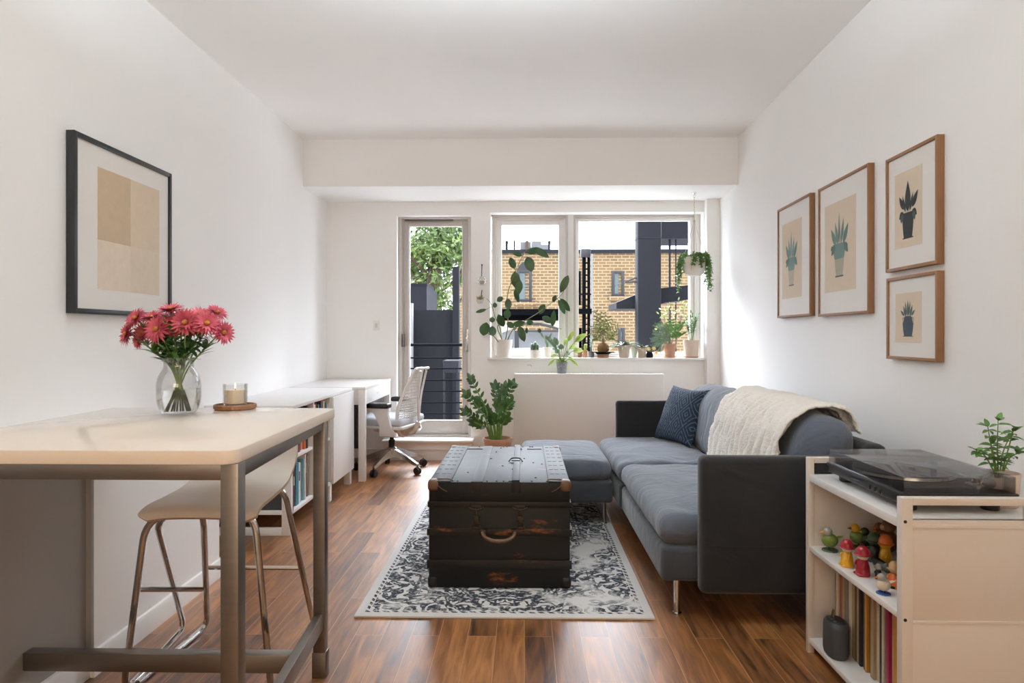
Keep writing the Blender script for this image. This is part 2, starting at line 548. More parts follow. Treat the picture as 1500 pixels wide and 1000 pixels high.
def pillow_mat():
    m, N, L, P = new_mat('navy_diamond_weave')
    tc = N.new('ShaderNodeTexCoord'); sp = N.new('ShaderNodeSeparateXYZ')
    L.new(tc.outputs['Object'], sp.inputs[0])
    def math_(op, a, b=None):
        n = N.new('ShaderNodeMath'); n.operation = op
        for i, x in enumerate((a, b)):
            if x is None: continue
            if isinstance(x, (int, float)): n.inputs[i].default_value = x
            else: L.new(x, n.inputs[i])
        return n.outputs[0]
    a = math_('PINGPONG', sp.outputs['X'], 0.062); b = math_('PINGPONG', sp.outputs['Y'], 0.082)
    s = math_('ADD', math_('DIVIDE', a, 0.062), math_('DIVIDE', b, 0.082))
    d = math_('PINGPONG', math_('MULTIPLY', s, 2.5), 0.5)
    ln = math_('GREATER_THAN', d, 0.36)
    nz = N.new('ShaderNodeTexNoise'); nz.inputs['Scale'].default_value = 90
    L.new(tc.outputs['Object'], nz.inputs['Vector'])
    f = math_('MULTIPLY', ln, math_('GREATER_THAN', nz.outputs['Fac'], 0.40))
    mx = N.new('ShaderNodeMix'); mx.data_type = 'RGBA'
    mx.inputs['A'].default_value = (*lin((26, 37, 53)), 1); mx.inputs['B'].default_value = (*lin((74, 94, 116)), 1)
    L.new(f, mx.inputs['Factor']); L.new(mx.outputs['Result'], P.inputs['Base Color'])
    P.inputs['Roughness'].default_value = 0.9
    bp = N.new('ShaderNodeBump'); bp.inputs['Strength'].default_value = 0.4; bp.inputs['Distance'].default_value = 0.004
    L.new(f, bp.inputs['Height']); L.new(bp.outputs['Normal'], P.inputs['Normal'])
    return m

def fabric_mat(name, rgb, rgb2, wr=0.5):
    m = pm(name, rgb, 0.88, var=0.1, scale=6, rgb2=rgb2, sheen=0.25, spec=0.25)
    N, L = m.node_tree.nodes, m.node_tree.links
    P = N['Principled BSDF']
    tc = N.new('ShaderNodeTexCoord'); mp = N.new('ShaderNodeMapping'); mp.inputs['Scale'].default_value = (2.0, 3.4, 2.4)
    L.new(tc.outputs['Object'], mp.inputs['Vector'])
    n1 = N.new('ShaderNodeTexNoise'); n1.inputs['Scale'].default_value = 1.9; n1.inputs['Detail'].default_value = 3; n1.inputs['Distortion'].default_value = 1.4
    L.new(mp.outputs[0], n1.inputs['Vector'])
    b1 = N.new('ShaderNodeBump'); b1.inputs['Strength'].default_value = wr; b1.inputs['Distance'].default_value = 0.03
    L.new(n1.outputs['Fac'], b1.inputs['Height'])
    n2 = N.new('ShaderNodeTexNoise'); n2.inputs['Scale'].default_value = 420
    L.new(tc.outputs['Object'], n2.inputs['Vector'])
    b2 = N.new('ShaderNodeBump'); b2.inputs['Strength'].default_value = 0.15; b2.inputs['Distance'].default_value = 0.002
    L.new(n2.outputs['Fac'], b2.inputs['Height']); L.new(b1.outputs[0], b2.inputs['Normal']); L.new(b2.outputs[0], P.inputs['Normal'])
    return m

def trunk_mat(name='worn_black_trunk', lo=(6, 5, 5), mid=(12, 11, 10), hi=(150, 84, 34), pm_=0.62, ph=0.72):
    m, N, L, P = new_mat(name)
    tc = N.new('ShaderNodeTexCoord')
    n1 = N.new('ShaderNodeTexNoise'); n1.inputs['Scale'].default_value = 7; n1.inputs['Detail'].default_value = 9; n1.inputs['Roughness'].default_value = 0.7
    mp = N.new('ShaderNodeMapping'); mp.inputs['Scale'].default_value = (0.6, 1, 1.6)
    L.new(tc.outputs['Object'], mp.inputs[0]); L.new(mp.outputs[0], n1.inputs['Vector'])
    cr = N.new('ShaderNodeValToRGB'); e = cr.color_ramp.elements
    e[0].position = 0.30; e[0].color = (*lin(lo), 1)
    e[1].position = ph; e[1].color = (*lin(hi), 1)
    k = e.new(pm_); k.color = (*lin(mid), 1)
    L.new(n1.outputs['Fac'], cr.inputs['Fac']); L.new(cr.outputs['Color'], P.inputs['Base Color'])
    P.inputs['Roughness'].default_value = 0.5
    P.inputs['Specular IOR Level'].default_value = 0.36
    bp = N.new('ShaderNodeBump'); bp.inputs['Strength'].default_value = 0.15; bp.inputs['Distance'].default_value = 0.004
    L.new(n1.outputs['Fac'], bp.inputs['Height']); L.new(bp.outputs['Normal'], P.inputs['Normal'])
    return m

M = {}
M['wall'] = pm('white_wall_paint', (243, 242, 241), 0.75, var=0.012, scale=3, bump=0.03, bscale=160, spec=0.25)
M['ceiling'] = pm('white_ceiling_paint', (250, 249, 248), 0.85, var=0.01, scale=3, spec=0.15)
M['trim'] = pm('white_trim_gloss', (232, 230, 227), 0.4, var=0.01, scale=4)
M['floor'] = floor_mat()
M['frame_alu'] = pm('painted_window_frame', (188, 181, 176), 0.42, var=0.03, scale=12)
M['frame_light'] = pm('white_window_sash', (222, 219, 216), 0.4, var=0.02, scale=12)
M['dark_alu'] = pm('dark_grey_metal', (92, 86, 82), 0.45, var=0.06, scale=30)
M['glass'] = glass_thin('window_glass', (0.97, 0.985, 0.98), 0.0, 0.0, 0.2)
M['brick'] = brick_mat()
M['slate'] = pm('dark_slate_metal', (25, 25, 29), 0.8, var=0.12, scale=3, spec=0.15)
M['slate2'] = pm('grey_stucco', (36, 36, 41), 0.9, var=0.1, scale=4, spec=0.1)
M['rail'] = pm('grey_blue_railing', (7, 8, 11), 0.9, var=0.1, scale=20, spec=0.05)
M['ext_white'] = pm('white_rooftop', (112, 113, 114), 0.7, var=0.05)
M['ext_win'] = pm('facade_window_glass', (78, 88, 90), 0.2, var=0.15, scale=3)
M['ext_dark'] = pm('facade_dark', (32, 31, 34), 0.5, var=0.1)
M['bark'] = pm('bark', (84, 68, 54), 0.9, var=0.2, scale=14, bump=0.4)
M['tree_leaf'] = pm('tree_leaf', (52, 78, 26), 0.6, scale=1.2, rgb2=(98, 116, 50))
M['quartz'] = pm('cream_quartz', (236, 226, 215), 0.05, var=0.02, scale=60, spec=0.5)
M['steel'] = pm('brushed_raw_steel', (134, 127, 121), 0.36, 0.9, var=0.12, scale=14, stretch=(1, 1, 6), bump=0.04)
M['chrome'] = pm('chrome', (196, 192, 188), 0.16, 1.0, var=0.03, scale=30)
M['grey_panel_and_shade'] = pm('grey_panel_and_shade', (150, 147, 144), 0.7, var=0.03, scale=4)  # plain grey on the bookcase back, painted shade on the recess
M['seat_white'] = pm('white_laminate', (214, 203, 192), 0.35, var=0.02, scale=10)
M['ply'] = pm('plywood_edge', (186, 160, 132), 0.6, var=0.1, scale=60, stretch=(1, 1, 8))
M['lacquer'] = pm('white_lacquer', (232, 231, 230), 0.3, var=0.012, scale=5)
M['lacquer_in'] = pm('white_melamine', (214, 206, 198), 0.5, var=0.02, scale=5)
M['black'] = pm('black_plastic', (24, 24, 26), 0.4, var=0.1, scale=30)
M['black_gloss'] = pm('black_gloss', (16, 16, 18), 0.12, var=0.1, scale=30)
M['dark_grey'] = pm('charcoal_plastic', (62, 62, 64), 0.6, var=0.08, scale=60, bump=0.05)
M['chair_white'] = pm('white_chair_plastic', (222, 219, 216), 0.4, var=0.02, scale=10)
M['chair_seat'] = pm('pale_grey_seat', (190, 193, 200), 0.85, var=0.04, scale=80, bump=0.1)
M['alu'] = pm('polished_aluminium', (190, 188, 186), 0.22, 0.95, var=0.04, scale=20)
M['sofa'] = fabric_mat('charcoal_cloth_shaded', (34, 34, 36), (39, 39, 41), 0.3)  # sofa cloth darkened to paint in the shade on arms and back frame
M['sofa_cushion'] = fabric_mat('charcoal_cloth_lit', (80, 86, 97), (90, 96, 107), 0.5)  # same cloth, made paler to paint in the window light on cushions
M['sofa_base'] = fabric_mat('charcoal_cloth_half_lit', (58, 61, 67), (65, 68, 74), 0.3)  # same cloth in a middle tone, painting the half-lit base sides
M['throw'] = pm('cream_knit', (243, 239, 233), 0.95, var=0.05, scale=40, bump=0.7, bscale=90, spec=0.1, sheen=0.3)
M['pillow'] = pillow_mat()
M['trunk'] = trunk_mat()
M['trunk_slat'] = trunk_mat('worn_trunk_slat', (9, 7, 6), (24, 16, 11), (150, 82, 34), 0.57, 0.70)
M['leather'] = pm('brown_leather', (92, 62, 40), 0.45, var=0.2, scale=25, bump=0.1)
M['iron'] = pm('dark_iron', (52, 44, 38), 0.45, 0.6, var=0.2, scale=40)
M['wood_frame'] = pm('walnut_picture_frame', (134, 92, 56), 0.5, var=0.12, scale=10, stretch=(6, 6, 1))
M['mat_board'] = pm('white_mat_board', (226, 222, 217), 0.8, var=0.01, scale=20)
M['paper'] = pm('beige_paper', (208, 190, 168), 0.85, var=0.04, scale=20)
M['frame_black'] = pm('black_picture_frame', (26, 26, 27), 0.35, var=0.1, scale=20)
M['pot_white'] = pm('white_ceramic', (226, 218, 210), 0.45, var=0.02, scale=20)
M['pot_beige'] = pm('beige_clay', (206, 188, 172), 0.8, var=0.05, scale=30, stretch=(1, 1, 4), bump=0.1)
M['pot_terra'] = pm('terracotta', (176, 134, 108), 0.85, var=0.1, scale=25, bump=0.1)
M['pot_brown'] = pm('brown_clay', (126, 92, 58), 0.8, var=0.1, scale=25, bump=0.1)
M['pot_grey'] = pm('grey_clay', (122, 124, 128), 0.6, var=0.1, scale=25)
M['pot_speckle'] = pm('speckled_grey', (112, 114, 122), 0.4, scale=60, rgb2=(150, 152, 160))
M['soil'] = pm('soil', (54, 40, 30), 0.95, var=0.3, scale=60, bump=0.5)
M['leaf_dark'] = pm('rubbery_dark_leaf', (34, 66, 30), 0.36, scale=8, rgb2=(54, 88, 42))
M['leaf_mid'] = pm('mid_green_leaf', (74, 118, 50), 0.45, scale=14, rgb2=(100, 142, 66))
M['leaf_zz'] = pm('glossy_green_leaf', (34, 72, 26), 0.3, scale=10, rgb2=(62, 102, 38))
M['leaf_lime'] = pm('lime_leaf', (150, 186, 66), 0.45, scale=14, rgb2=(196, 208, 120))
M['leaf_blue'] = pm('blue_green_leaf', (84, 112, 92), 0.5, scale=14, rgb2=(120, 146, 118))
M['leaf_olive'] = pm('olive_leaf', (92, 104, 54), 0.5, scale=14, rgb2=(128, 136, 76))
M['leaf_mint'] = pm('bright_herb_leaf', (64, 106, 44), 0.5, scale=20, rgb2=(92, 134, 62))
M['stem'] = pm('plant_stem', (88, 104, 58), 0.6, scale=20, rgb2=(108, 92, 58))
M['stem_green'] = pm('green_flower_stem', (84, 116, 48), 0.5, scale=20, rgb2=(110, 140, 62))
M['petal'] = pm('coral_pink_petal', (168, 52, 74), 0.6, scale=40, rgb2=(204, 92, 108))
M['flower_eye'] = pm('flower_centre', (150, 84, 48), 0.8, scale=90, rgb2=(190, 128, 56))
M['rope'] = pm('natural_cord', (196, 184, 166), 0.9, var=0.1, scale=90)
M['wood_tray'] = pm('walnut_tray', (136, 92, 58), 0.5, var=0.15, scale=9, stretch=(1, 6, 1))
M['wax'] = pm('cream_wax', (240, 226, 206), 0.5, var=0.02, scale=20, emit=((255, 190, 120), 0.06))
M['flame'] = pm('flame', (255, 220, 150), 0.5, emit=((255, 196, 110), 14))
M['smoke_cover'] = glass_thin('smoky_acrylic', (0.80, 0.80, 0.81), 0.05)
M['clear_thin'] = glass_thin('clear_glass', (0.965, 0.97, 0.97), 0.05)
M['ball_glass'] = glass_thin('clear_bulb_glass', (0.93, 0.93, 0.92), 0.06)
mg, N_, L_, P_ = new_mat('water')
P_.inputs['Base Color'].default_value = (0.97, 0.98, 0.96, 1); P_.inputs['Transmission Weight'].default_value = 1.0
P_.inputs['Roughness'].default_value = 0.0; P_.inputs['IOR'].default_value = 1.18
M['water'] = mg
# ================================================================ THE ROOM
XL, ZC, ZS = -1.85, 2.785, 2.39
YB0 = -3.0
b = B(); b.box(-2.2, 2.2, YB0 - 0.2, 6.36, -0.12, 0.0); b.build('floor', M['floor'], kind='structure', origin=(0, 0, 0))
b = B(); b.box(-2.2, 2.2, YB0 - 0.2, 6.36, ZC, ZC + 0.15); b.build('ceiling', M['ceiling'], kind='structure', origin=(0, 0, ZC))
b = B(); b.box(-2.1, XL, YB0, 6.36, 0, ZC); b.build('wall_left', M['wall'], kind='structure', origin=(XL, 2, 0))
b = B(); b.prism([(wallx(YB0), YB0, 0), (2.15, YB0, 0), (2.15, 6.36, 0), (wallx(6.36), 6.36, 0)], (0, 0, ZC)); b.build('wall_right', M['wall'], kind='structure', origin=(1.7, 2, 0))
b = B(); b.box(-2.2, 2.2, YB0 - 0.2, YB0, 0, ZC); b.build('wall_rear', M['wall'], kind='structure', origin=(0, YB0, 0))
DX0, DX1, DZ0, DZ1 = -1.192, -0.497, 0.185, 2.262
WX0, WX1, WZ0, WZ1 = -0.318, 1.664, 0.934, 2.288
b = B()
y0, y1 = BACK, 6.36
b.box(-2.1, DX0, y0, y1, 0, ZC)
b.box(DX0, DX1, y0, y1, DZ1, ZC)
b.box(DX0, DX1, y0, y1, 0, DZ0)
b.box(DX1, WX0, y0, y1, 0, ZC)
b.box(WX0, WX1, y0, y1, 0, WZ0)
b.box(WX0, WX1, y0, y1, WZ1, ZC)
b.box(WX1, 2.15, y0, y1, 0, ZC)
b.build('wall_back', M['wall'], kind='structure', origin=(0, BACK, 0))
b = B(); b.prism([(-1.85, 5.46, ZS), (wallx(5.46), 5.46, ZS), (wallx(BACK), BACK, ZS), (-1.85, BACK, ZS)], (0, 0, ZC - ZS)); b.build('ceiling_soffit', M['wall'], kind='structure', origin=(0, 5.8, ZS))
b = B(); b.box(WX1 + 0.004, 1.80, 6.02, BACK, 0, ZS); b.build('wall_pier', M['wall'], kind='structure', origin=(1.72, 6.06, 0))
b = B(); b.box(XL, -1.455, 2.19, 3.10, 0, 0.785); b.build('wall_knee', M['wall'], kind='structure', origin=(-1.65, 2.5, 0))
b = B(); b.box(XL, -1.475, -1.2, 2.186, 0, 0.785); b.box(-1.475, -1.456, 2.178, 2.1895, 0.09, 0.785); b.build('wall_recess', M['grey_panel_and_shade'], kind='structure', origin=(-1.7, 1, 0))  # grey colour stands in for the shade under the table
b = B(); b.box(-1.475, -1.455, -1.2, 2.178, 0, 0.09, 0.002); b.build('trim_4', M['trim'], kind='structure', origin=(-1.5, 1, 0))
b = B()
b.prism([(-1.455, 2.17, 0), (-1.441, 2.17, 0), (-1.441, 2.17, 0.07), (-1.447, 2.17, 0.082), (-1.455, 2.17, 0.085)], (0, 0.944, 0))
b.box(-1.80, -1.4415, 3.10, 3.114, 0, 0.085)
b.build('baseboard_knee', M['trim'], kind='structure', origin=(-1.45, 1.5, 0))
b = B(); b.box(-1.85, DX0 - 0.09, 6.09, BACK, 0, 0.085); b.build('baseboard_back', M['trim'], kind='structure', origin=(-1.5, 6.1, 0))
# door step
b = B()
b.box(-1.285, -0.478, 5.985, BACK, 0.0, 0.165)
b.box(-1.30, -0.468, 5.955, 6.17, 0.165, 0.187, 0.004)
b.box(-1.29, -0.473, 5.975, BACK, 0.095, 0.104)
b.build('trim_1', M['trim'], kind='structure', origin=(-0.85, 6.05, 0))
# sill board
b = B(); b.box(WX0 - 0.025, WX1, 6.055, 6.30, WZ0 - 0.018, WZ0 + 0.002, 0.004); b.build('trim_2', M['trim'], kind='structure', origin=(0.7, 6.1, WZ0))

def ring(b, x0, x1, z0, z1, w, ya, yb, bev=0.003, wb=None, wt=None):
    wb = w if wb is None else wb; wt = w if wt is None else wt
    b.box(x0, x0 + w, ya, yb, z0, z1, bev); b.box(x1 - w, x1, ya, yb, z0, z1, bev)
    b.box(x0 + w, x1 - w, ya, yb, z1 - wt, z1, bev); b.box(x0 + w, x1 - w, ya, yb, z0, z0 + wb, bev)

def px_rect(x0, x1, yt, yb, Y):
    a, c = atY(x0, yt, Y), atY(x1, yb, Y)
    return a.x, c.x, c.z, a.z

# windows
YW = 6.24
for nm, (xa, xb, gxa, gxb) in {'window_1': (720.5, 833, 735, 822.5), 'window_2': (839, 1021, 847.5, 1010)}.items():
    t = thing(nm, (atY((xa + xb) / 2, 520, YW).x, YW, WZ0), kind='structure')
    x0, x1, z0, z1 = px_rect(xa, xb, 314, 523, YW)
    g0, g1, gz0, gz1 = px_rect(gxa, gxb, 323.5, 515.5, YW + 0.05)
    b = B(); ring(b, x0, x1, WZ0 - 0.01, WZ1 + 0.005, 0.028, YW, YW + 0.10, wb=0.03, wt=0.03); b.build('window_frame', M['frame_alu'], t)
    b = B(); ring(b, x0 + 0.026, x1 - 0.026, WZ0 + 0.018, WZ1 - 0.022, 0.02, YW + 0.02, YW + 0.085)
    mgn = g0 - (x0 + 0.045)
    ring(b, x0 + 0.045, x1 - 0.045, WZ0 + 0.037, WZ1 - 0.04, max(0.012, mgn), YW + 0.035, YW + 0.075)
    b.build('window_sash', M['frame_light'], t)
    b = B(); b.box(x0 + 0.05, x1 - 0.05, YW + 0.052, YW + 0.058, WZ0 + 0.04, WZ1 - 0.045); b.build('window_pane', M['glass'], t)
# the post between the two panes
b = B(); xx0, xx1 = atY(832, 500, YW).x, atY(840, 500, YW).x
b.box(xx0, xx1, YW - 0.012, YW + 0.10, WZ0, WZ1, 0.003)
b.box(WX1 - 0.09, WX1, YW + 0.01, 6.33, WZ0, WZ1, 0.003)
b.box(WX1 - 0.05, WX1, YW - 0.012, 6.33, WZ0, WZ1, 0.003)
b.build('trim_3', M['frame_light'], kind='structure', origin=(xx0, YW, WZ0))

# balcony door
YD = 6.20
t = thing('door_1', (-0.84, YD, DZ0), kind='structure')
b = B(); ring(b, DX0, DX1, DZ0, DZ1, 0.035, YD - 0.02, YD + 0.12, wb=0.02, wt=0.02)
ring(b, DX0 + 0.033, DX1 - 0.012, DZ0 + 0.005, DZ1 - 0.018, 0.016, YD, YD + 0.10, wb=0.012, wt=0.012)
b.build('door_frame', M['frame_alu'], t)
lx0, lx1, lz0, lz1 = px_rect(589.5, 687, 318.5, 638, YD + 0.01)
gx0, gx1, gz0, gz1 = px_rect(600.5, 677.2, 331.8, 615, YD + 0.03)
b = B()
b.box(lx0, gx0, YD + 0.012, YD + 0.06, lz0, lz1, 0.003); b.box(gx1, lx1, YD + 0.012, YD + 0.06, lz0, lz1, 0.003)
b.box(gx0, gx1, YD + 0.012, YD + 0.06, gz1, lz1, 0.003); b.box(gx0, gx1, YD + 0.012, YD + 0.06, lz0, gz0, 0.003)
ring(b, gx0 - 0.02, gx1 + 0.012, gz0 - 0.012, gz1 + 0.03, 0.012, YD + 0.004, YD + 0.03)
b.build('door_leaf', M['frame_alu'], t)
b = B(); b.box(gx0 - 0.002, gx1 + 0.002, YD + 0.036, YD + 0.042, gz0 - 0.002, gz1 + 0.002); b.build('door_pane', M['glass'], t)
c0, c1, cz0, cz1 = px_rect(593, 664, 318.5, 323.5, YD)
b = B(); b.box(c0, c1, YD - 0.012, YD + 0.012, cz0, cz1, 0.003); b.build('door_closer', M['dark_alu'], t)
c0, c1, cz0, cz1 = px_rect(682.2, 686.4, 482, 515, YD)
b = B(); b.box(c0, c1, YD - 0.006, YD + 0.013, cz0, cz1, 0.004)
b.tube(arc_pts([((c0 + c1) / 2, YD, cz0 + 0.13), ((c0 + c1) / 2, YD - 0.05, cz0 + 0.13), ((c0 + c1) / 2 - 0.01, YD - 0.05, cz0 + 0.02)], 0.02), 0.007)
b.tube([((c0 + c1) / 2, YD - 0.012, cz0 + 0.17), ((c0 + c1) / 2, YD, cz0 + 0.17)], 0.008)
b.build('door_handle', M['alu'], t)
c0, c1, cz0, cz1 = px_rect(588.7, 592.6, 489, 508, YD)
b = B(); b.box(c0, c1, YD - 0.03, YD + 0.012, cz0, cz1, 0.003); b.build('door_hinge', M['dark_alu'], t)

# wall switch
p = atY(551.5, 476.5, BACK)
t = thing('light_switch', p, 'small white switch plate on the back wall left of the door', 'switch')
b = B(); b.box(p.x - 0.028, p.x + 0.028, BACK - 0.009, BACK, p.z - 0.046, p.z + 0.046, 0.003); b.build('plate', M['trim'], t)
b = B(); b.box(p.x - 0.010, p.x + 0.010, BACK - 0.014, BACK - 0.008, p.z - 0.02, p.z + 0.02, 0.002); b.build('rocker', M['lacquer_in'], t)

# radiator cover
rx0 = atY(753, 600, 5.88).x; rx1 = atY(973, 600, 5.88).x; rz = atY(800, 547.3, 5.88).z
t = thing('radiator_cover', ((rx0 + rx1) / 2, 6.0, 0), 'wide white radiator cover under the window', 'radiator')
b = B(); b.box(rx0, rx1, 5.88, 5.9, 0, rz, 0.006); b.box(rx0, rx0 + 0.02, 5.9, BACK - 0.004, 0, rz, 0.003); b.box(rx1 - 0.02, rx1, 5.9, BACK - 0.004, 0, rz, 0.003)
b.build('cover', pm('warm_white_enamel', (228, 225, 222), 0.45, var=0.01), t)
b = B(); b.box(rx0 + 0.02, rx1 - 0.02, 5.9, BACK - 0.004, rz - 0.02, rz - 0.004)
n = 46
for i in range(n):
    x = rx0 + 0.05 + (rx1 - rx0 - 0.1) * i / (n - 1)
    b.box(x - 0.006, x + 0.006, 5.92, BACK - 0.03, rz - 0.004, rz)
b.box(rx0 + 0.02, rx1 - 0.02, 5.9, 5.92, rz - 0.004, rz); b.box(rx0 + 0.02, rx1 - 0.02, BACK - 0.03, BACK - 0.004, rz - 0.004, rz)
b.build('top_grille', M['trim'], t)
# small hook above the radiator
p = atY(774, 535, BACK)
b = B(); b.tube(smooth_pts([(p.x - 0.008, BACK, p.z), (p.x - 0.006, BACK - 0.02, p.z + 0.004), (p.x + 0.02, BACK - 0.022, p.z + 0.004), (p.x + 0.028, BACK - 0.02, p.z - 0.008)]), 0.003, 6)
b.build('wall_hook', M['rope'], origin=p, label='tiny curled hook on the wall between window sill and radiator cover', cat='hook')

# ================================================================ OUTSIDE
YF = 22.0
def facade():
    t = thing('brick_building', (3.0, YF, -2.6), 'tan brick building across the way, flat roofed', 'building')
    x0 = atY(671, 490, YF).x; x1 = 14.0
    ztop = atY(800, 366.5, YF).z
    holes = []
    b = B()
    b.box(x0, x1, YF, YF + 8, -2.6, ztop - 0.1)
    b.build('brick_wall', M['brick'], t)
    b = B(); b.box(x0 - 0.1, x1 + 0.1, YF - 0.08, YF + 8.1, ztop - 0.1, ztop + 0.02); b.build('parapet', M['slate2'], t)
    for (xa, xb, ya, yb, arch) in ((896, 914, 397, 434, 0), (757, 779, 396, 442, 1), (846.5, 851, 397, 447, 0), (905, 915, 480, 502, 0), (848, 852, 480, 510, 0)):
        wx0, wx1, wz0, wz1 = px_rect(xa, xb, ya, yb, YF)
        f = B()
        ring(f, wx0, wx1, wz0, wz1, 0.09, YF - 0.05, YF + 0.1)
        if arch:
            f.prism([(wx0 + (wx1 - wx0) * k / 8, YF - 0.05, wz1 + 0.28 * math.sin(PI * k / 8)) for k in range(9)], (0, 0.12, 0))
        fo = f.build('window', M['ext_dark'], t)
        g = B(); g.box(wx0 + 0.05, wx0 + (wx1 - wx0) * 0.55, YF - 0.03, YF + 0.05, wz0 + 0.05, wz1 - 0.05); g.box(wx0 + 0.05, wx1 - 0.05, YF - 0.04, YF, (wz0 + wz1) / 2 - 0.03, (wz0 + wz1) / 2 + 0.03)
        g.build('pane', M['ext_win'], fo)
        s_ = B(); s_.box(wx0 - 0.1, wx1 + 0.2, YF - 0.12, YF, wz0 - 0.12, wz0); s_.build('sill', M['brick'], fo)
facade()
def roof_bits():
    ztop = atY(800, 366.5, YF).z
    t = thing('rooftop_hut', (atY(786, 360, YF + 3).x, YF + 3, ztop), 'pale boxy structure on the brick building roof, left of the window post', 'rooftop structure')
    b = B()
    for (xa, xb, ya) in ((762, 778, 354), (779, 793, 353), (793, 806, 358)):
        q0, q1, z0, z1 = px_rect(xa, xb, ya, 366, YF + 2)
        b.box(q0, q1, YF + 2, YF + 4, ztop + 0.02, z1)
    b.build('hut_wall', M['ext_white'], t)
    b = B(); q0, q1, z0, z1 = px_rect(770, 774, 352.5, 366, YF + 1.9); b.box(q0, q1, YF + 1.85, YF + 2.0, ztop + 0.02, z1)
    b.build('flue', M['bark'], t)
    for xa, xb, ya, lab in ((740.5, 744, 353, 'leftmost stubby vent pipe on the brick building roof'), (752.5, 754.5, 352, 'thin vent pipe between stubby pipe and pale rooftop structure'), (803, 806, 353, 'vent pipe right of the pale rooftop structure')):
        q0, q1, z0, z1 = px_rect(xa, xb, ya, 366, YF + 1.5)
        b = B(); r = (q1 - q0) / 2; b.lathe([(r, ztop + 0.02), (r, z1 - 0.1), (r * 1.2, z1 - 0.1), (r * 1.2, z1), (0, z1)], ((q0 + q1) / 2, YF + 1.5, 0), 10)
        b.build('vent_pipe', M['slate2'], origin=((q0 + q1) / 2, YF + 1.5, ztop), label=lab, cat='vent pipe')
roof_bits()
# dark steel column of the balcony
q0, q1, z0, z1 = px_rect(934.5, 968.5, 300, 560, 8.2)
t = thing('steel_column', ((q0 + q1) / 2, 8.2, -2.6), 'broad dark steel column outside the right window pane', 'column')
b = B(); b.box(q0, q1, 8.2, 8.42, -2.6, 4.2, 0.008); b.build('shaft', M['slate'], t)
b = B(); b.box(q0 - 0.003, q1 + 0.003, 8.196, 8.43, atY(950, 349, 8.2).z, atY(950, 347.5, 8.2).z); b.build('joint_band', M['slate2'], t)
# sloping canopy
pts = [(903, 443), (950, 424), (1012, 417), (1012, 438), (975, 443), (941, 452), (903, 452)]
b = B(); b.prism([atY(x, y, 8.425) for x, y in pts], (0, 0.8, 0)); b.build('canopy', M['slate'], origin=atY(950, 440, 8.425), label='dark sloping canopy running behind the broad steel column', cat='canopy')
# roof overhang at the right
b = B(); q0, q1, z0, z1 = px_rect(969, 1030, 318, 349, 9.6); b.box(q0, q1, 9.6, 10.4, z0, z1 + 0.6); b.build('roof_overhang', M['slate2'], origin=(q0, 9.6, z0), label='grey overhang at the top right of the window view', cat='overhang')
for x, r, lab in ((981, 0.016, 'thicker slim grey post right of the broad steel column'), (990, 0.010, 'thinner slim grey post right of the broad steel column')):
    p = atY(x, 349, 9.7); b = B(); b.tube([(p.x, p.y, p.z), (p.x, p.y, -2.6)], r, 8)
    b.build('grey_post', M['slate2'], origin=(p.x, p.y, -2.6), label=lab, cat='post')
b = B(); b.tube([atY(915, 413, 8.3), atY(935.5, 405, 8.3)], 0.012, 6); b.build('support_rod', M['ext_dark'], origin=atY(936, 405, 8.3), label='upper slanted thin dark rod left of the broad steel column', cat='rod')
b = B(); b.tube([atY(915, 413.5, 8.3), atY(935.5, 412.5, 8.3)], 0.012, 6); b.build('support_rod', M['ext_dark'], origin=atY(936, 412, 8.3), label='level thin dark rod left of the broad steel column', cat='rod')
b = B(); b.box(-30, 40, 7.7, 60, -2.8, -2.6); b.build('ground', pm('pale_yard', (196, 194, 190), 0.9, var=0.1, scale=1), kind='structure', origin=(0, 20, -2.6))
# pole with a lamp box
t = thing('lamp_pole', atY(858, 560, 10.5), 'dark double pole topped by a square lamp box outside window', 'pole')
b = B()
p = atY(855.5, 376, 10.5); b.tube([p, (p.x, p.y, -2.6)], 0.03, 8); p = atY(862.5, 376, 10.5); b.tube([p, (p.x, p.y, -2.6)], 0.024, 8)
for y in range(385, 556, 9):
    b.tube([atY(855.5, y, 10.5), atY(862.5, y, 10.5)], 0.012, 6)
b.build('pole_shaft', M['rail'], t)
b = B(); q0, q1, z0, z1 = px_rect(850.5, 864.5, 365.5, 377, 10.5); b.box(q0, q1, 10.4, 10.6, z0, z1, 0.01); b.build('lamp_box', M['ext_dark'], t)
b = B(); q0, q1, z0, z1 = px_rect(846, 866.5, 452, 459.5, 10.4); b.box(q0, q1, 10.36, 10.47, z0, z1); b.build('cross_arm', M['rail'], t)
b = B(); q0, q1, z0, z1 = px_rect(849, 866, 430, 431.5, 10.4); b.box(q0, q1, 10.38, 10.47, z0, z1); b.build('cross_arm', M['rail'], t)
b = B(); p = atY(867, 372, 11); b.tube([p, (p.x, p.y, -2.6)], 0.018, 8); b.build('downpipe', M['ext_white'], origin=atY(867, 560, 11), label='slim white pipe just right of the dark double pole', cat='pipe')
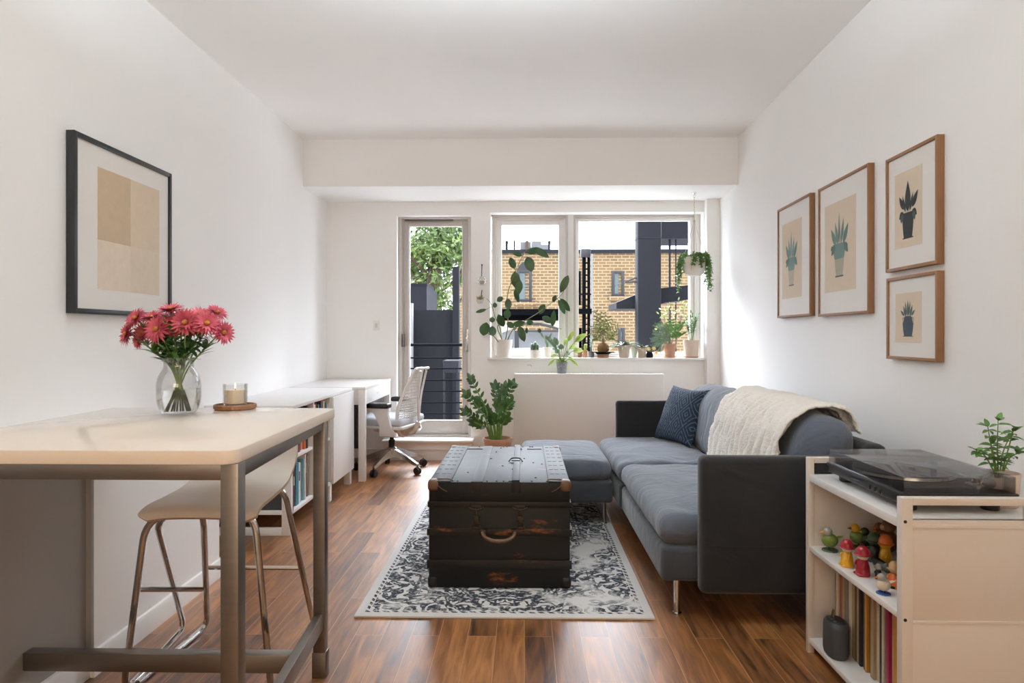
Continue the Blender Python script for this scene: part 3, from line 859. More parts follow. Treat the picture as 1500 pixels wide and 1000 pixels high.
# neighbouring terrace seen low through the left pane
t = thing('neighbour_terrace', atY(790, 560, 12), 'neighbouring terrace with dark rail and pale glass wall, left pane', 'terrace')
b = B(); q0, q1, z0, z1 = px_rect(733, 832, 452.5, 461, 12); b.box(q0, q1, 11.95, 12.1, z0, z1); q0, q1, z0, z1 = px_rect(733, 832, 461, 469, 12.05); b.box(q0, q1, 12.1, 12.2, z0, z1); b.build('top_rail', M['rail'], t)
b = B(); q0, q1, z0, z1 = px_rect(733, 832, 484, 560, 12.3); b.box(q0, q1, 12.25, 12.35, -2.6, z1); b.build('parapet', M['ext_white'], t)
b = B(); b.prism([atY(x, y, 12.2) for x, y in ((733, 470), (832, 470), (832, 485), (800, 476), (770, 474), (733, 488))], (0, 0.05, 0)); b.build('roof_slab', M['pot_beige'], t)
b = B(); b.tube([atY(752, 483, 12.0), atY(760, 474, 12.0), atY(792, 474.5, 12), atY(824, 483, 12), atY(824.5, 540, 12)], 0.03, 6); b.tube([atY(768, 484.5, 12.0), atY(824, 484.5, 12.0)], 0.025, 6); b.tube([atY(757, 484, 12.0), atY(757, 540, 12.0)], 0.045, 6); b.build('glazing_frame', M['ext_dark'], t)
# balcony outside the door
b = B(); b.box(-2.2, 2.3, 6.36, 7.6, -0.1, 0.06); b.build('balcony_floor', pm('pale_concrete', (190, 188, 184), 0.9, var=0.05), kind='structure', origin=(0, 7, 0))
t = thing('balcony_railing', (-0.9, 7.4, 0.06), 'dark horizontal bar railing outside the glass door', 'railing')
for yy, r in ((505, 0.016), (524, 0.009), (539.6, 0.009), (556.8, 0.009), (572.7, 0.009), (589.5, 0.009), (605.6, 0.009)):
    z = atY(640, yy, 7.4).z
    b = B(); b.tube([(-2.1, 7.4, z), (-0.45, 7.4, z)], r, 8); b.build('rail_bar', M['rail'], t)
b = B(); b.tube([(-2.1, 7.42, 0.06), (-2.1, 7.42, 1.03)], 0.02, 8); b.build('rail_post', M['rail'], t)
b = B(); b.tube([(-0.45, 7.42, 0.06), (-0.45, 7.42, 1.03)], 0.02, 8); b.build('rail_post', M['rail'], t)
# dark neighbours beyond the railing
b = B(); q0, q1, z0, z1 = px_rect(560, 672, 454, 640, 9.5); b.box(q0 - 1.5, q1, 9.5, 9.7, -2.6, z1); b.build('dark_fence', M['slate'], origin=(q0, 9.5, -2), label='dark fence wall beyond the balcony railing, seen through the door', cat='fence')
b = B(); q0, q1, z0, z1 = px_rect(663, 672.5, 391, 600, 9.4); b.box(q0, q1, 9.38, 9.495, -2.6, z1); b.build('dark_post', M['slate'], origin=(q0, 9.4, -2), label='tall dark post by the brick wall, right side of the door glass', cat='post')
b = B(); q0, q1, z0, z1 = px_rect(600, 625, 420, 600, 12.5); b.box(q0 - 2, q1, 12.5, 14, -2.6, z1); q0, q1, z0, z1 = px_rect(600, 620, 412, 600, 12.5); b.box(q0 - 2, q1, 13, 14, -2.6, z1); b.build('grey_house', M['slate2'], origin=(q0, 12.5, -6), label='purple grey house wall under the tree, left in the door glass', cat='house')
b = B(); q0, q1, z0, z1 = px_rect(600, 604.5, 444, 494, 9.3); b.box(q0 - 0.3, q1, 9.25, 9.37, -2.6, z1); b.build('white_post', M['ext_white'], origin=(q0, 9.3, -2), label='short white post at the left edge of the door glass', cat='post')
# planter on the balcony
b = B(); q0, q1, z0, z1 = px_rect(648, 672, 528, 546, 7.8); b.prism([(q0, 7.8, z1), (q1, 7.8, z1), (q1 - 0.01, 7.8, z0), (q0 + 0.03, 7.8, z0)], (0, 0.35, 0), 0.01)
b.tube([(q0 + 0.02, 7.82, z1), (q0 + 0.02, 7.82, 0.0)], 0.012); b.tube([(q1 - 0.02, 7.82, z1), (q1 - 0.02, 7.82, 0.0)], 0.012)
b.build('balcony_planter', M['slate2'], origin=(q0, 7.8, 0.06), label='dark box planter behind the balcony rails', cat='planter')
# tree
def tree():
    rnd = random.Random(5)
    c = atY(636, 470, 15.5)
    t = thing('leafy_tree', (c.x, 15.5, -2.6), 'sunlit green tree seen through the top of the glass door', 'tree')
    b = B()
    b.tube(smooth_pts([(c.x, 15.5, -2.6), (c.x + 0.1, 15.5, -1), (c.x - 0.1, 15.4, 1.4), (c.x + 0.15, 15.5, 3.4)]), [0.22 - 0.004 * k for k in range(19)], 8)
    for k in range(9):
        a = rnd.uniform(0, 2 * PI); z = rnd.uniform(0.6, 2.6)
        b.tube(smooth_pts([(c.x, 15.5, z), (c.x + 0.6 * math.cos(a), 15.5 + 0.6 * math.sin(a), z + 0.4), (c.x + 1.3 * math.cos(a), 15.5 + 1.3 * math.sin(a), z + 0.9 + rnd.uniform(-0.2, 0.5))]), 0.04, 6)
    b.build('trunk', M['bark'], t)
    b = B()
    cl = []
    for k in range(80):
        px = rnd.uniform(585, 682); py = rnd.uniform(322, 425)
        if px > 660 and py > 395: continue
        p = atY(px, py, 15.5 + rnd.uniform(-0.9, 1.1))
        cl.append((p, rnd.uniform(0.30, 0.55)))
    for px, py in ((605, 425), (640, 432), (652, 440), (630, 445), (655, 420), (645, 452), (606, 437), (600, 300), (640, 296), (676, 305), (690, 340), (570, 340), (565, 390)):
        cl.append((atY(px, py, 15.2), 0.34))
    for p, r in cl:
        for q in range(75):
            d = Vector((rnd.gauss(0, 1), rnd.gauss(0, 1), rnd.gauss(0, 0.8))); d.normalize(); d *= r * rnd.uniform(0.4, 1)
            up = Vector((rnd.uniform(-1, 1), rnd.uniform(-1.4, 0.2), rnd.uniform(0.0, 1)))
            b.leaf(p + d, (rnd.uniform(-1, 1), rnd.uniform(-0.6, 0.6), rnd.uniform(-1, 0.4)), rnd.uniform(0.10, 0.19), rnd.uniform(0.04, 0.075), up, 0.1, 0.1, 2)
    b.build('crown', M['tree_leaf'], t)
tree()
# yellow blossom sprig outside right of the column
def sprig():
    rnd = random.Random(9)
    base = atY(985, 600, 7.2); base.z = 0.34
    t = thing('balcony_shrub', base, 'thin yellowing shrub outside, right of the broad steel column', 'shrub')
    b = B(); l = B()
    for (px, py) in ((973, 462), (980, 455), (1003, 446), (990, 470), (968, 480), (997, 462)):
        e = atY(px, py, 7.2)
        pts = smooth_pts([base, base.lerp(e, 0.5) + Vector((rnd.uniform(-.05, .05), 0, 0.05)), e], 5)
        b.tube(pts, 0.006, 5)
        for k in range(11):
            p = e + Vector((rnd.gauss(0, 0.035), rnd.gauss(0, 0.03), rnd.gauss(0, 0.035)))
            l.leaf(p, (rnd.uniform(-1, 1), rnd.uniform(-1, 1), rnd.uniform(-1, 1)), 0.042, 0.02, (0, -1, 0.3), 0.2, 0.1, 2)
    b.build('stem', M['bark'], t); l.build('foliage', M['leaf_olive'], t)
    b = B(); b.lathe([(0, 0.0), (0.1, 0.0), (0.12, 0.3), (0.10, 0.3), (0.09, 0.28), (0, 0.28)], base + Vector((0, 0, -0.28)), 16); b.build('pot', M['pot_terra'], t)
sprig()
# ================================================================ COUNTER TABLE
TX0, TX1, TY0, TY1, TZ = -1.412, -0.624, 1.40, 2.222, 0.90
def table():
    t = thing('counter_table', (-1.02, 1.8, 0), 'tall counter table with cream top and raw steel frame', 'table')
    b = B()
    pts = []
    for (cx, cy, a0) in ((TX1 - 0.035, TY0 + 0.035, -90), (TX1 - 0.038, TY1 - 0.02, 0), (TX0 + 0.01, TY1 - 0.01, 90), (TX0 + 0.01, TY0 + 0.01, 180)):
        r = 0.035 if cy < TY0 + 0.036 and cx > TX0 + 0.1 else (0.02 if cx > TX0 + 0.1 else 0.01)
        for k in range(6):
            a = math.radians(a0 + 90 * k / 5)
            pts.append((cx + r * math.cos(a), cy + r * math.sin(a), TZ - 0.031))
    b.prism(pts, (0, 0, 0.031), 0.0025)
    b.build('tabletop', M['quartz'], t)
    zt = TZ - 0.031; s = 0.04
    XN, XF = -0.624, -0.668          # outer faces of the near and the far leg
    Y0 = TY0 + 0.018; Y1 = TY1
    for (x, y) in ((XN - s, Y0), (XF - s, Y1 - s)):
        b = B(); b.box(x, x + s, y, y + s, 0.0, zt, 0.003); lg = b.build('leg', M['steel'], t)
        b = B(); b.box(x - 0.003, x + s + 0.003, y - 0.003, y + s + 0.003, 0.0, 0.085, 0.002); b.build('foot_sleeve', M['steel'], lg)
    b = B(); b.box(-1.473, XN - s, Y0 + 0.004, Y0 + 0.03, zt - 0.038, zt, 0.002); b.build('apron', M['steel'], t)
    b = B(); b.box(-1.450, XF - s, Y1 - 0.03, Y1 - 0.004, zt - 0.038, zt, 0.002); b.build('apron', M['steel'], t)
    for nm, z0, z1 in (('apron', zt - 0.038, zt), ('stretcher', 0.162, 0.215)):
        b = B(); b.prism([(XN - 0.034, Y0 + s, z0), (XN - 0.006, Y0 + s, z0), (XF - 0.006, Y1 - s, z0), (XF - 0.034, Y1 - s, z0)], (0, 0, z1 - z0), 0.002); b.build(nm, M['steel'], t)
    b = B(); b.box(-1.473, XN - 0.061, 1.897, 1.935, 0.162, 0.2149, 0.002); b.build('stretcher', M['steel'], t)
table()

# ================================================================ BAR STOOL
def stool():
    t = thing('bar_stool', (-1.0, 2.2, 0), 'white bentwood bar stool with chrome legs tucked under the counter table', 'stool')
    raw = [(1.925, .608), (1.945, .626), (2.0, .635), (2.12, .632), (2.25, .633), (2.33, .648), (2.385, .69), (2.415, .755), (2.435, .84)]
    prof = [(p.x, p.y) for p in smooth_pts([(a, c, 0) for a, c in raw], 5)]
    nU = 16
    def hw(s):
        if s < 0.10: return 0.145 + 0.035 * math.sin(s / 0.10 * PI / 2)
        if s > 0.8: return 0.18 - 0.03 * ((s - 0.8) / 0.2) ** 2
        return 0.18 - 0.006 * math.sin((s - 0.1) / 0.7 * PI)
    def rows(dn):
        out = []
        for k, (y, z) in enumerate(prof):
            s = k / (len(prof) - 1)
            k2 = min(k + 1, len(prof) - 1); k1 = max(k - 1, 0)
            ty, tz = prof[k2][0] - prof[k1][0], prof[k2][1] - prof[k1][1]
            l = math.hypot(ty, tz); ny, nz = -tz / l, ty / l
            row = []
            for i in range(nU + 1):
                u = -1 + 2 * i / nU
                cup = 0.010 * (abs(u) ** 3) * (1 - s) - 0.0
                row.append(Vector((-0.975 - 0.095 * max(0, min(y, 2.36) - 1.925) + u * hw(s), y + ny * dn - 0.02 * u * u * max(0, s - 0.6), z + nz * dn - cup)))
            out.append(row)
        return out
    top, bot = rows(0.0), rows(-0.011)
    b = B(); b.sheet(top, flip=True)
    b.sheet(bot)
    b.mi = 1
    def strip(p, q):
        b.sheet([p, q])
    strip([r[0] for r in top], [r[0] for r in bot]); strip([r[-1] for r in bot], [r[-1] for r in top])
    strip(top[-1][::-1], bot[-1][::-1]); strip(top[0], bot[0])
    bmesh.ops.remove_doubles(b.bm, verts=b.bm.verts, dist=1e-5)
    bmesh.ops.recalc_face_normals(b.bm, faces=b.bm.faces)
    b.build('seat', [M['seat_white'], M['ply']], t, smooth=50)
    R = 0.0105
    def leg(pts, rad=0.06):
        b = B(); b.tube(arc_pts(pts, rad, 6), R, 10); b.build('leg', M['chrome'], t)
    P = atY
    footA = (-1.275, 2.06, R); footB = (-1.325, 2.53, R)
    leg([(-1.03, 2.02, .610), P(214, 760, 1.985), footA, footB, P(228, 760, 2.10), (-1.06, 2.09, .608)], 0.07)
    footD = (-0.80, 2.06, R); footE = (-0.80, 2.50, R)
    leg([(-0.93, 2.01, .611), P(373, 755, 2.0), footD, footE, (-0.842, 2.275, .616), (-0.92, 2.26, .613)], 0.06)
    leg([(-1.06, 2.10, .608), P(298, 757, 2.08), (-1.245, 2.55, R), (-1.265, 2.12, R)], 0.07)
    b = B(); b.tube([P(202.5, 863, 2.035), P(296, 863, 2.35)], 0.008, 8); b.build('crossbar', M['chrome'], t)
    b = B(); b.tube([P(299, 831, 2.40), P(446, 831.5, 2.41)], 0.008, 8); b.build('crossbar', M['chrome'], t)
stool()

# ================================================================ TRAY, CANDLE, VASE, FLOWERS
def candle():
    c = atZ(344.5, 598.5, TZ); cx, cy = c.x, c.y
    t = thing('wooden_tray', (cx, cy, TZ), 'round walnut tray on the cream tabletop under the candle', 'tray')
    b = B(); r = 0.068
    b.lathe([(0, 0), (r * 0.93, 0), (r, 0.004), (r, 0.014), (r * 0.97, 0.016), (r * 0.90, 0.016), (r * 0.88, 0.011), (0, 0.011)], (cx, cy, TZ), 40)
    b.build('dish', M['wood_tray'], t)
    z = TZ + 0.0115; cr = 0.0395
    t = thing('candle', (cx, cy, z), 'lit cream candle in a clear glass tumbler on the round wooden tray', 'candle')
    b = B(); b.lathe([(0, 0), (cr * .93, 0), (cr * .97, 0.004), (cr, 0.072), (cr - .0025, 0.072), (cr - 0.004, 0.008), (0, 0.006)], (cx, cy, z), 36); b.build('glass', M['clear_thin'], t)
    b = B(); b.lathe([(0, 0.007), (cr - .005, 0.008), (cr - .0045, 0.053), (cr * .7, 0.0535), (0.006, 0.052), (0, 0.052)], (cx, cy, z), 32); b.build('wax', M['wax'], t)
    b = B(); b.tube([(cx, cy, z + 0.051), (cx + 0.0005, cy, z + 0.060)], 0.0008, 6); wk = b.build('wick', M['black'], t)
    b = B(); b.lathe([(0, 0), (0.0018, 0.003), (0.0024, 0.007), (0.0014, 0.013), (0, 0.019)], (cx, cy, z + 0.057), 10); b.build('flame', M['flame'], wk)
candle()

VC = atZ(262, 606, TZ)
def vase():
    cx, cy = VC.x, VC.y
    t = thing('glass_vase', (cx, cy, TZ), 'clear glass vase half filled with water holding the pink bouquet', 'vase')
    k = VC.y / FPX
    out = [(0.0, 0.0), (21, 0.0), (24, 1), (27.5, 10), (30, 22), (30.5, 34), (30, 46), (27, 57), (22.5, 65), (20.5, 71), (21, 77), (24, 83)]
    prof = [(r * k, z * k) for r, z in out]
    prof = [(p.x, p.y) for p in smooth_pts([(a, c, 0) for a, c in prof[2:]], 4)]
    o_ = [(0, 0), (21 * k, 0)] + prof
    i_ = [(max(0.001, r - 0.0024), z + (0.004 if z < 0.01 else 0)) for r, z in prof][::-1] + [(0, 0.006)]
    b = B(); b.lathe(o_ + i_, (cx, cy, TZ), 48); b.build('glass', M['clear_thin'], t)
    wz = 37 * k
    wp = [(0, 0.0065)] + [(r - 0.003, max(z, 0.0065)) for r, z in prof if z < wz]
    wp = wp + [(wp[-1][0], wz), (0, wz)]
    b = B(); b.lathe(wp, (cx, cy, TZ), 48); b.build('water', M['water'], t)
vase()
def flower(idx, px, py, dy, size, face, label):
    """a chrysanthemum: bloom at pixel (px,py), depth offset dy, facing vector"""
    rnd = random.Random(100 + idx)
    k = VC.y / FPX
    h = atY(px, py, VC.y + dy)
    base = Vector((VC.x + (h.x - VC.x) * -0.42 + rnd.uniform(-.008, .008), VC.y - dy * 0.3, TZ + 0.012))
    base.x = VC.x + max(-.033, min(.033, base.x - VC.x))
    neck = Vector((VC.x + (h.x - VC.x) * 0.16 + rnd.uniform(-.012, .012), VC.y + dy * 0.12 + rnd.uniform(-.012, .012), TZ + 0.150))
    d = Vector(face).normalized()
    pts = smooth_pts([base, base.lerp(neck, 0.55) + Vector((0, 0, 0.0)), neck, neck.lerp(h, 0.55) + Vector((0, 0, 0.008)), h - d * size * 0.15], 5)
    t = thing('cut_flower', tuple(base), label, 'flower', 'flowers in the glass vase')
    b = B(); b.tube(pts, 0.0024, 6); b.build('stem', M['stem_green'], t)
    # petals
    b = B()
    u = d.orthogonal().normalized(); w = d.cross(u)
    for ringn, (npet, tilt, ln) in enumerate(((22, 0.10, 1.0), (20, 0.42, 0.92), (16, 0.85, 0.75))):
        for q in range(npet):
            a = 2 * PI * (q + 0.5 * (ringn % 2)) / npet + rnd.uniform(-.06, .06)
            rd = u * math.cos(a) + w * math.sin(a)
            dr = (rd + d * (tilt + rnd.uniform(-.12, .12))).normalized()
            b.leaf(h + rd * size * 0.08, dr, size * 0.5 * ln * rnd.uniform(0.88, 1.06), size * 0.105, d, 0.16, 0.25, 3, power=0.5, bias=0.7)
    b.build('bloom', M['petal'], t, smooth=60)
    b = B(); b.ball(h + d * size * 0.06, size * 0.12, 10, (1, 1, 0.8)); b.build('flower_eye', M['flower_eye'], t)
    b = B(); b.lathe([(0, -size * 0.16), (size * 0.08, -size * 0.12), (size * 0.15, 0)], h, 10, M=d.to_track_quat('Z', 'Y').to_matrix()); b.build('calyx', M['stem_green'], t)
    # leaves below the bloom
    b = B()
    for q in range(17):
        s = rnd.uniform(0.54, 0.90)
        i = int(s * (len(pts) - 1)); p = pts[i]
        a = rnd.uniform(0, 2 * PI)
        b.leaf(p, (math.cos(a), math.sin(a) * 0.8, rnd.uniform(0.3, 1.3)), rnd.uniform(0.038, 0.070), rnd.uniform(0.012, 0.021), (0, 0, 1), 0.25, 0.2, 4)
    b.build('foliage', M['leaf_dark'] if idx % 2 else M['leaf_mint'], t)
FL = [(250, 454, 0.00, 31, (0, -.35, 1), 'topmost pink flower at the middle of the bouquet'),
      (199, 466, 0.02, 28, (-.4, -.8, .55), 'small pink flower at upper left of the bouquet, above the leftmost one'),
      (222, 465, 0.03, 27, (-.1, -.5, .9), 'pink flower between the topmost one and the upper left one'),
      (187, 489, 0.01, 30, (-.75, -.8, .2), 'leftmost pink flower of the bouquet, facing left'),
      (209, 487, 0.03, 28, (-.35, -.9, .3), 'pink flower tucked behind, second from the left of the bouquet'),
      (230, 482, -.04, 34, (-.3, -1, .35), 'largest pink flower at front left of the bouquet'),
      (251, 478, -.02, 28, (.0, -.8, -.25), 'drooping pink flower below the topmost one, its underside dark'),
      (265, 465, 0.02, 30, (0, -.5, .8), 'pink flower just right of the topmost one'),
      (272, 472, -.05, 32, (.1, -1, .3), 'pink flower with the orange centre facing out, middle of bouquet'),
      (292, 462, 0.02, 33, (.2, -.4, 1), 'wide pink flower right of centre near the bouquet top'),
      (284, 478, 0.01, 26, (.2, -.8, .4), 'pink flower low between the orange centred one and the right ones'),
      (303, 474, -.03, 32, (.5, -.8, .5), 'pink flower at front right of the bouquet'),
      (318, 458, 0.02, 26, (.6, -.3, .8), 'pink flower at upper right standing off on a long stem'),
      (327, 487, 0.00, 28, (1, -.6, .1), 'rightmost pink flower of the bouquet, seen side on'),
      (202, 500, 0.00, 20, (-.6, -.8, -.2), 'smallest pink flower, lowest at the left of the bouquet'),
      (244, 490, 0.05, 24, (-.1, -.6, .3), 'pink flower hidden low at the back of the bouquet')]
for i, (px, py, dy, s, f, lab) in enumerate(FL):
    flower(i, px, py, dy, s * VC.y / FPX * 1.22, f, lab)

# ================================================================ BOOKCASE, BOOKS, DESK
BX0, BX1, BY0, BY1 = -1.848, -1.335, 3.75, 5.05
BM, BD = 4.135, 4.51     # divider, door start
def bookcase():
    t = thing('bookcase', ((BX0 + BX1) / 2, (BY0 + BY1) / 2, 0), 'long low white bookcase on legs along the left wall', 'bookcase')
    L_, LI = M['lacquer'], M['lacquer_in']
    b = B(); b.box(BX0, BX1 + 0.004, BY0, BY1, 0.72, 0.74, 0.002); b.build('top', L_, t)
    for y in (BY0, BM - 0.009, BD - 0.018, BY1 - 0.018):
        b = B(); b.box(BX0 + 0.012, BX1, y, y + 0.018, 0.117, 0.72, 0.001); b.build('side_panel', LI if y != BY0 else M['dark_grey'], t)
    b = B(); b.box(BX0, BX0 + 0.012, BY0, BY1, 0.117, 0.72); b.build('back_panel', M['grey_panel_and_shade'], t)
    b = B(); b.box(BX0 + 0.012, BX1, BY0, BY1, 0.115, 0.135, 0.001); b.build('bottom_board', L_, t)
    for y0, y1 in ((BY0 + 0.018, BM - 0.009), (BM + 0.009, BD - 0.018)):
        b = B(); b.box(BX0 + 0.012, BX1 - 0.004, y0, y1, 0.425, 0.443, 0.001); b.build('shelf', L_, t)
    b = B(); b.box(BX1, BX1 + 0.018, BD - 0.004, BY1, 0.118, 0.718, 0.002); b.build('door', L_, t)
    # open end frame: two posts and rails
    b = B(); b.box(BX1 - 0.052, BX1 + 0.002, BY0 - 0.03, BY0, 0, 0.72, 0.002); b.box(BX0 + 0.03, BX0 + 0.08, BY0 - 0.03, BY0, 0, 0.72, 0.002)
    b.box(BX0 + 0.08, BX1 - 0.052, BY0 - 0.03, BY0, 0, 0.042, 0.002); b.box(BX0 + 0.08, BX1 - 0.052, BY0 - 0.026, BY0, 0.118, 0.14, 0.002); b.box(BX0 + 0.08, BX1 - 0.052, BY0 - 0.026, BY0, 0.69, 0.72, 0.002)
    b.build('end_frame', L_, t)
    for (x, y) in ((BX1 - 0.05, BD - 0.03), (BX1 - 0.05, BY1 - 0.05), (BX0 + 0.02, BD - 0.03), (BX0 + 0.02, BY1 - 0.05)):
        b = B(); b.box(x, x + 0.048, y, y + 0.048, 0, 0.1155, 0.002); b.build('leg', L_, t)
bookcase()
BOOKC = {'red': (178, 52, 50), 'teal': (66, 132, 146), 'pale blue': (150, 184, 196), 'white': (222, 218, 210), 'navy': (44, 56, 84), 'orange': (196, 98, 48), 'black': (36, 34, 36), 'tan': (190, 160, 124), 'grey': (138, 134, 132), 'maroon': (112, 44, 44), 'green': (72, 104, 84), 'cream': (224, 210, 186)}
BMAT = {k: pm('book_' + k.replace(' ', '_'), v, 0.6, var=0.1, scale=30) for k, v in BOOKC.items()}
M['pages'] = pm('book_pages', (224, 214, 196), 0.9, var=0.06, scale=200, stretch=(1, 12, 1))
ORD = 'first second third fourth fifth sixth seventh eighth ninth tenth eleventh twelfth thirteenth fourteenth fifteenth sixteenth seventeenth eighteenth nineteenth twentieth twenty-first twenty-second twenty-third twenty-fourth twenty-fifth twenty-sixth twenty-seventh twenty-eighth twenty-ninth thirtieth'.split()
def books(y0, y1, z, zmax, seq, where, seed):
    rnd = random.Random(seed)
    ths = [rnd.uniform(0.016, 0.034) for _ in seq]
    tot = sum(ths); sc = (y1 - y0 - 0.012) / tot
    y = y0 + 0.004
    for i, (cn, th) in enumerate(zip(seq, ths)):
        w = th * sc
        h = (zmax - z) * rnd.uniform(0.78, 0.95); d = rnd.uniform(0.17, 0.22)
        xf = BX1 - rnd.uniform(0.012, 0.035)
        a, c = y + 0.0006, y + w - 0.0006
        t = thing('book', (xf - d / 2, (a + c) / 2, z), f'{cn} book, {ORD[i]} from the near end of the {where}', 'book', 'books on the ' + where)
        b = B()
        cv = min(0.003, (c - a) * 0.15)
        b.box(xf - d, xf, a, a + cv, z, z + h, 0.0006, 1); b.box(xf - d, xf, c - cv, c, z, z + h, 0.0006, 1); b.box(xf - cv, xf, a, c, z, z + h, 0.0008, 1)
        b.build('cover', BMAT[cn], t)
        b = B(); b.box(xf - d + 0.004, xf - cv, a + cv, c - cv, z + 0.003, z + h - 0.004); b.build('pages', M['pages'], t)
        if (i + seed) % 3 == 0:
            b = B(); b.box(xf, xf + 0.0004, a + cv, c - cv, z + h * 0.55, z + h * 0.78); b.build('title_band', BMAT['cream' if cn not in ('cream', 'white') else 'maroon'], t)
        y += w
books(BY0 + 0.02, BM - 0.012, 0.1352, 0.425, ['red', 'red', 'maroon', 'teal', 'teal', 'white', 'pale blue', 'teal', 'pale blue', 'white', 'cream', 'orange', 'grey'], 'lower near bookcase shelf', 1)
books(BY0 + 0.02, BM - 0.012, 0.4432, 0.72, ['tan', 'navy', 'navy', 'white', 'grey', 'maroon', 'white', 'red', 'tan', 'orange', 'black', 'cream', 'red'], 'upper near bookcase shelf', 2)
books(BM + 0.012, BD - 0.02, 0.1352, 0.425, ['black', 'white', 'grey', 'red', 'teal', 'orange', 'red', 'black', 'green', 'maroon', 'navy', 'tan', 'black'], 'lower far bookcase shelf', 3)
books(BM + 0.012, BD - 0.02, 0.4432, 0.72, ['white', 'cream', 'white', 'tan', 'red', 'green', 'orange', 'navy', 'orange', 'cream', 'teal', 'white'], 'upper far bookcase shelf', 4)

def desk():
    X0, X1, Y0, Y1 = -1.845, -1.243, 5.10, 6.085
    t = thing('desk', ((X0 + X1) / 2, (Y0 + Y1) / 2, 0), 'white desk in the corner by the glass door', 'desk')
    L_ = M['lacquer']
    b = B(); b.box(X0, X1, Y0, Y1, 0.718, 0.74, 0.002); b.build('desktop', L_, t)
    for (x, y) in ((X1 - 0.055, Y0 + 0.002), (X1 - 0.055, Y1 - 0.05), (X0 + 0.005, Y0 + 0.002), (X0 + 0.005, Y1 - 0.05)):
        b = B(); b.box(x, x + 0.053, y, y + 0.048, 0, 0.718, 0.002); b.build('leg', L_, t)
    b = B(); b.box(X1 - 0.022, X1 - 0.004, Y0 + 0.05, Y1 - 0.05, 0.60, 0.718, 0.002); d = b.build('drawer', L_, t)
    b = B(); b.box(X1 - 0.004, X1 - 0.002, Y0 + 0.42, Y0 + 0.5, 0.655, 0.663); b.build('drawer_pull', M['lacquer_in'], d)
    b = B(); b.box(X0 + 0.06, X1 - 0.06, Y0 + 0.02, Y0 + 0.04, 0.60, 0.718); b.box(X0 + 0.06, X1 - 0.06, Y1 - 0.04, Y1 - 0.02, 0.60, 0.718); b.build('apron', L_, t)
    b = B(); b.box(X0 + 0.10, X1 - 0.062, Y0 + 0.055, Y0 + 0.075, 0.25, 0.718, 0.003); b.build('side_screen', M['black_gloss'], t)
desk()

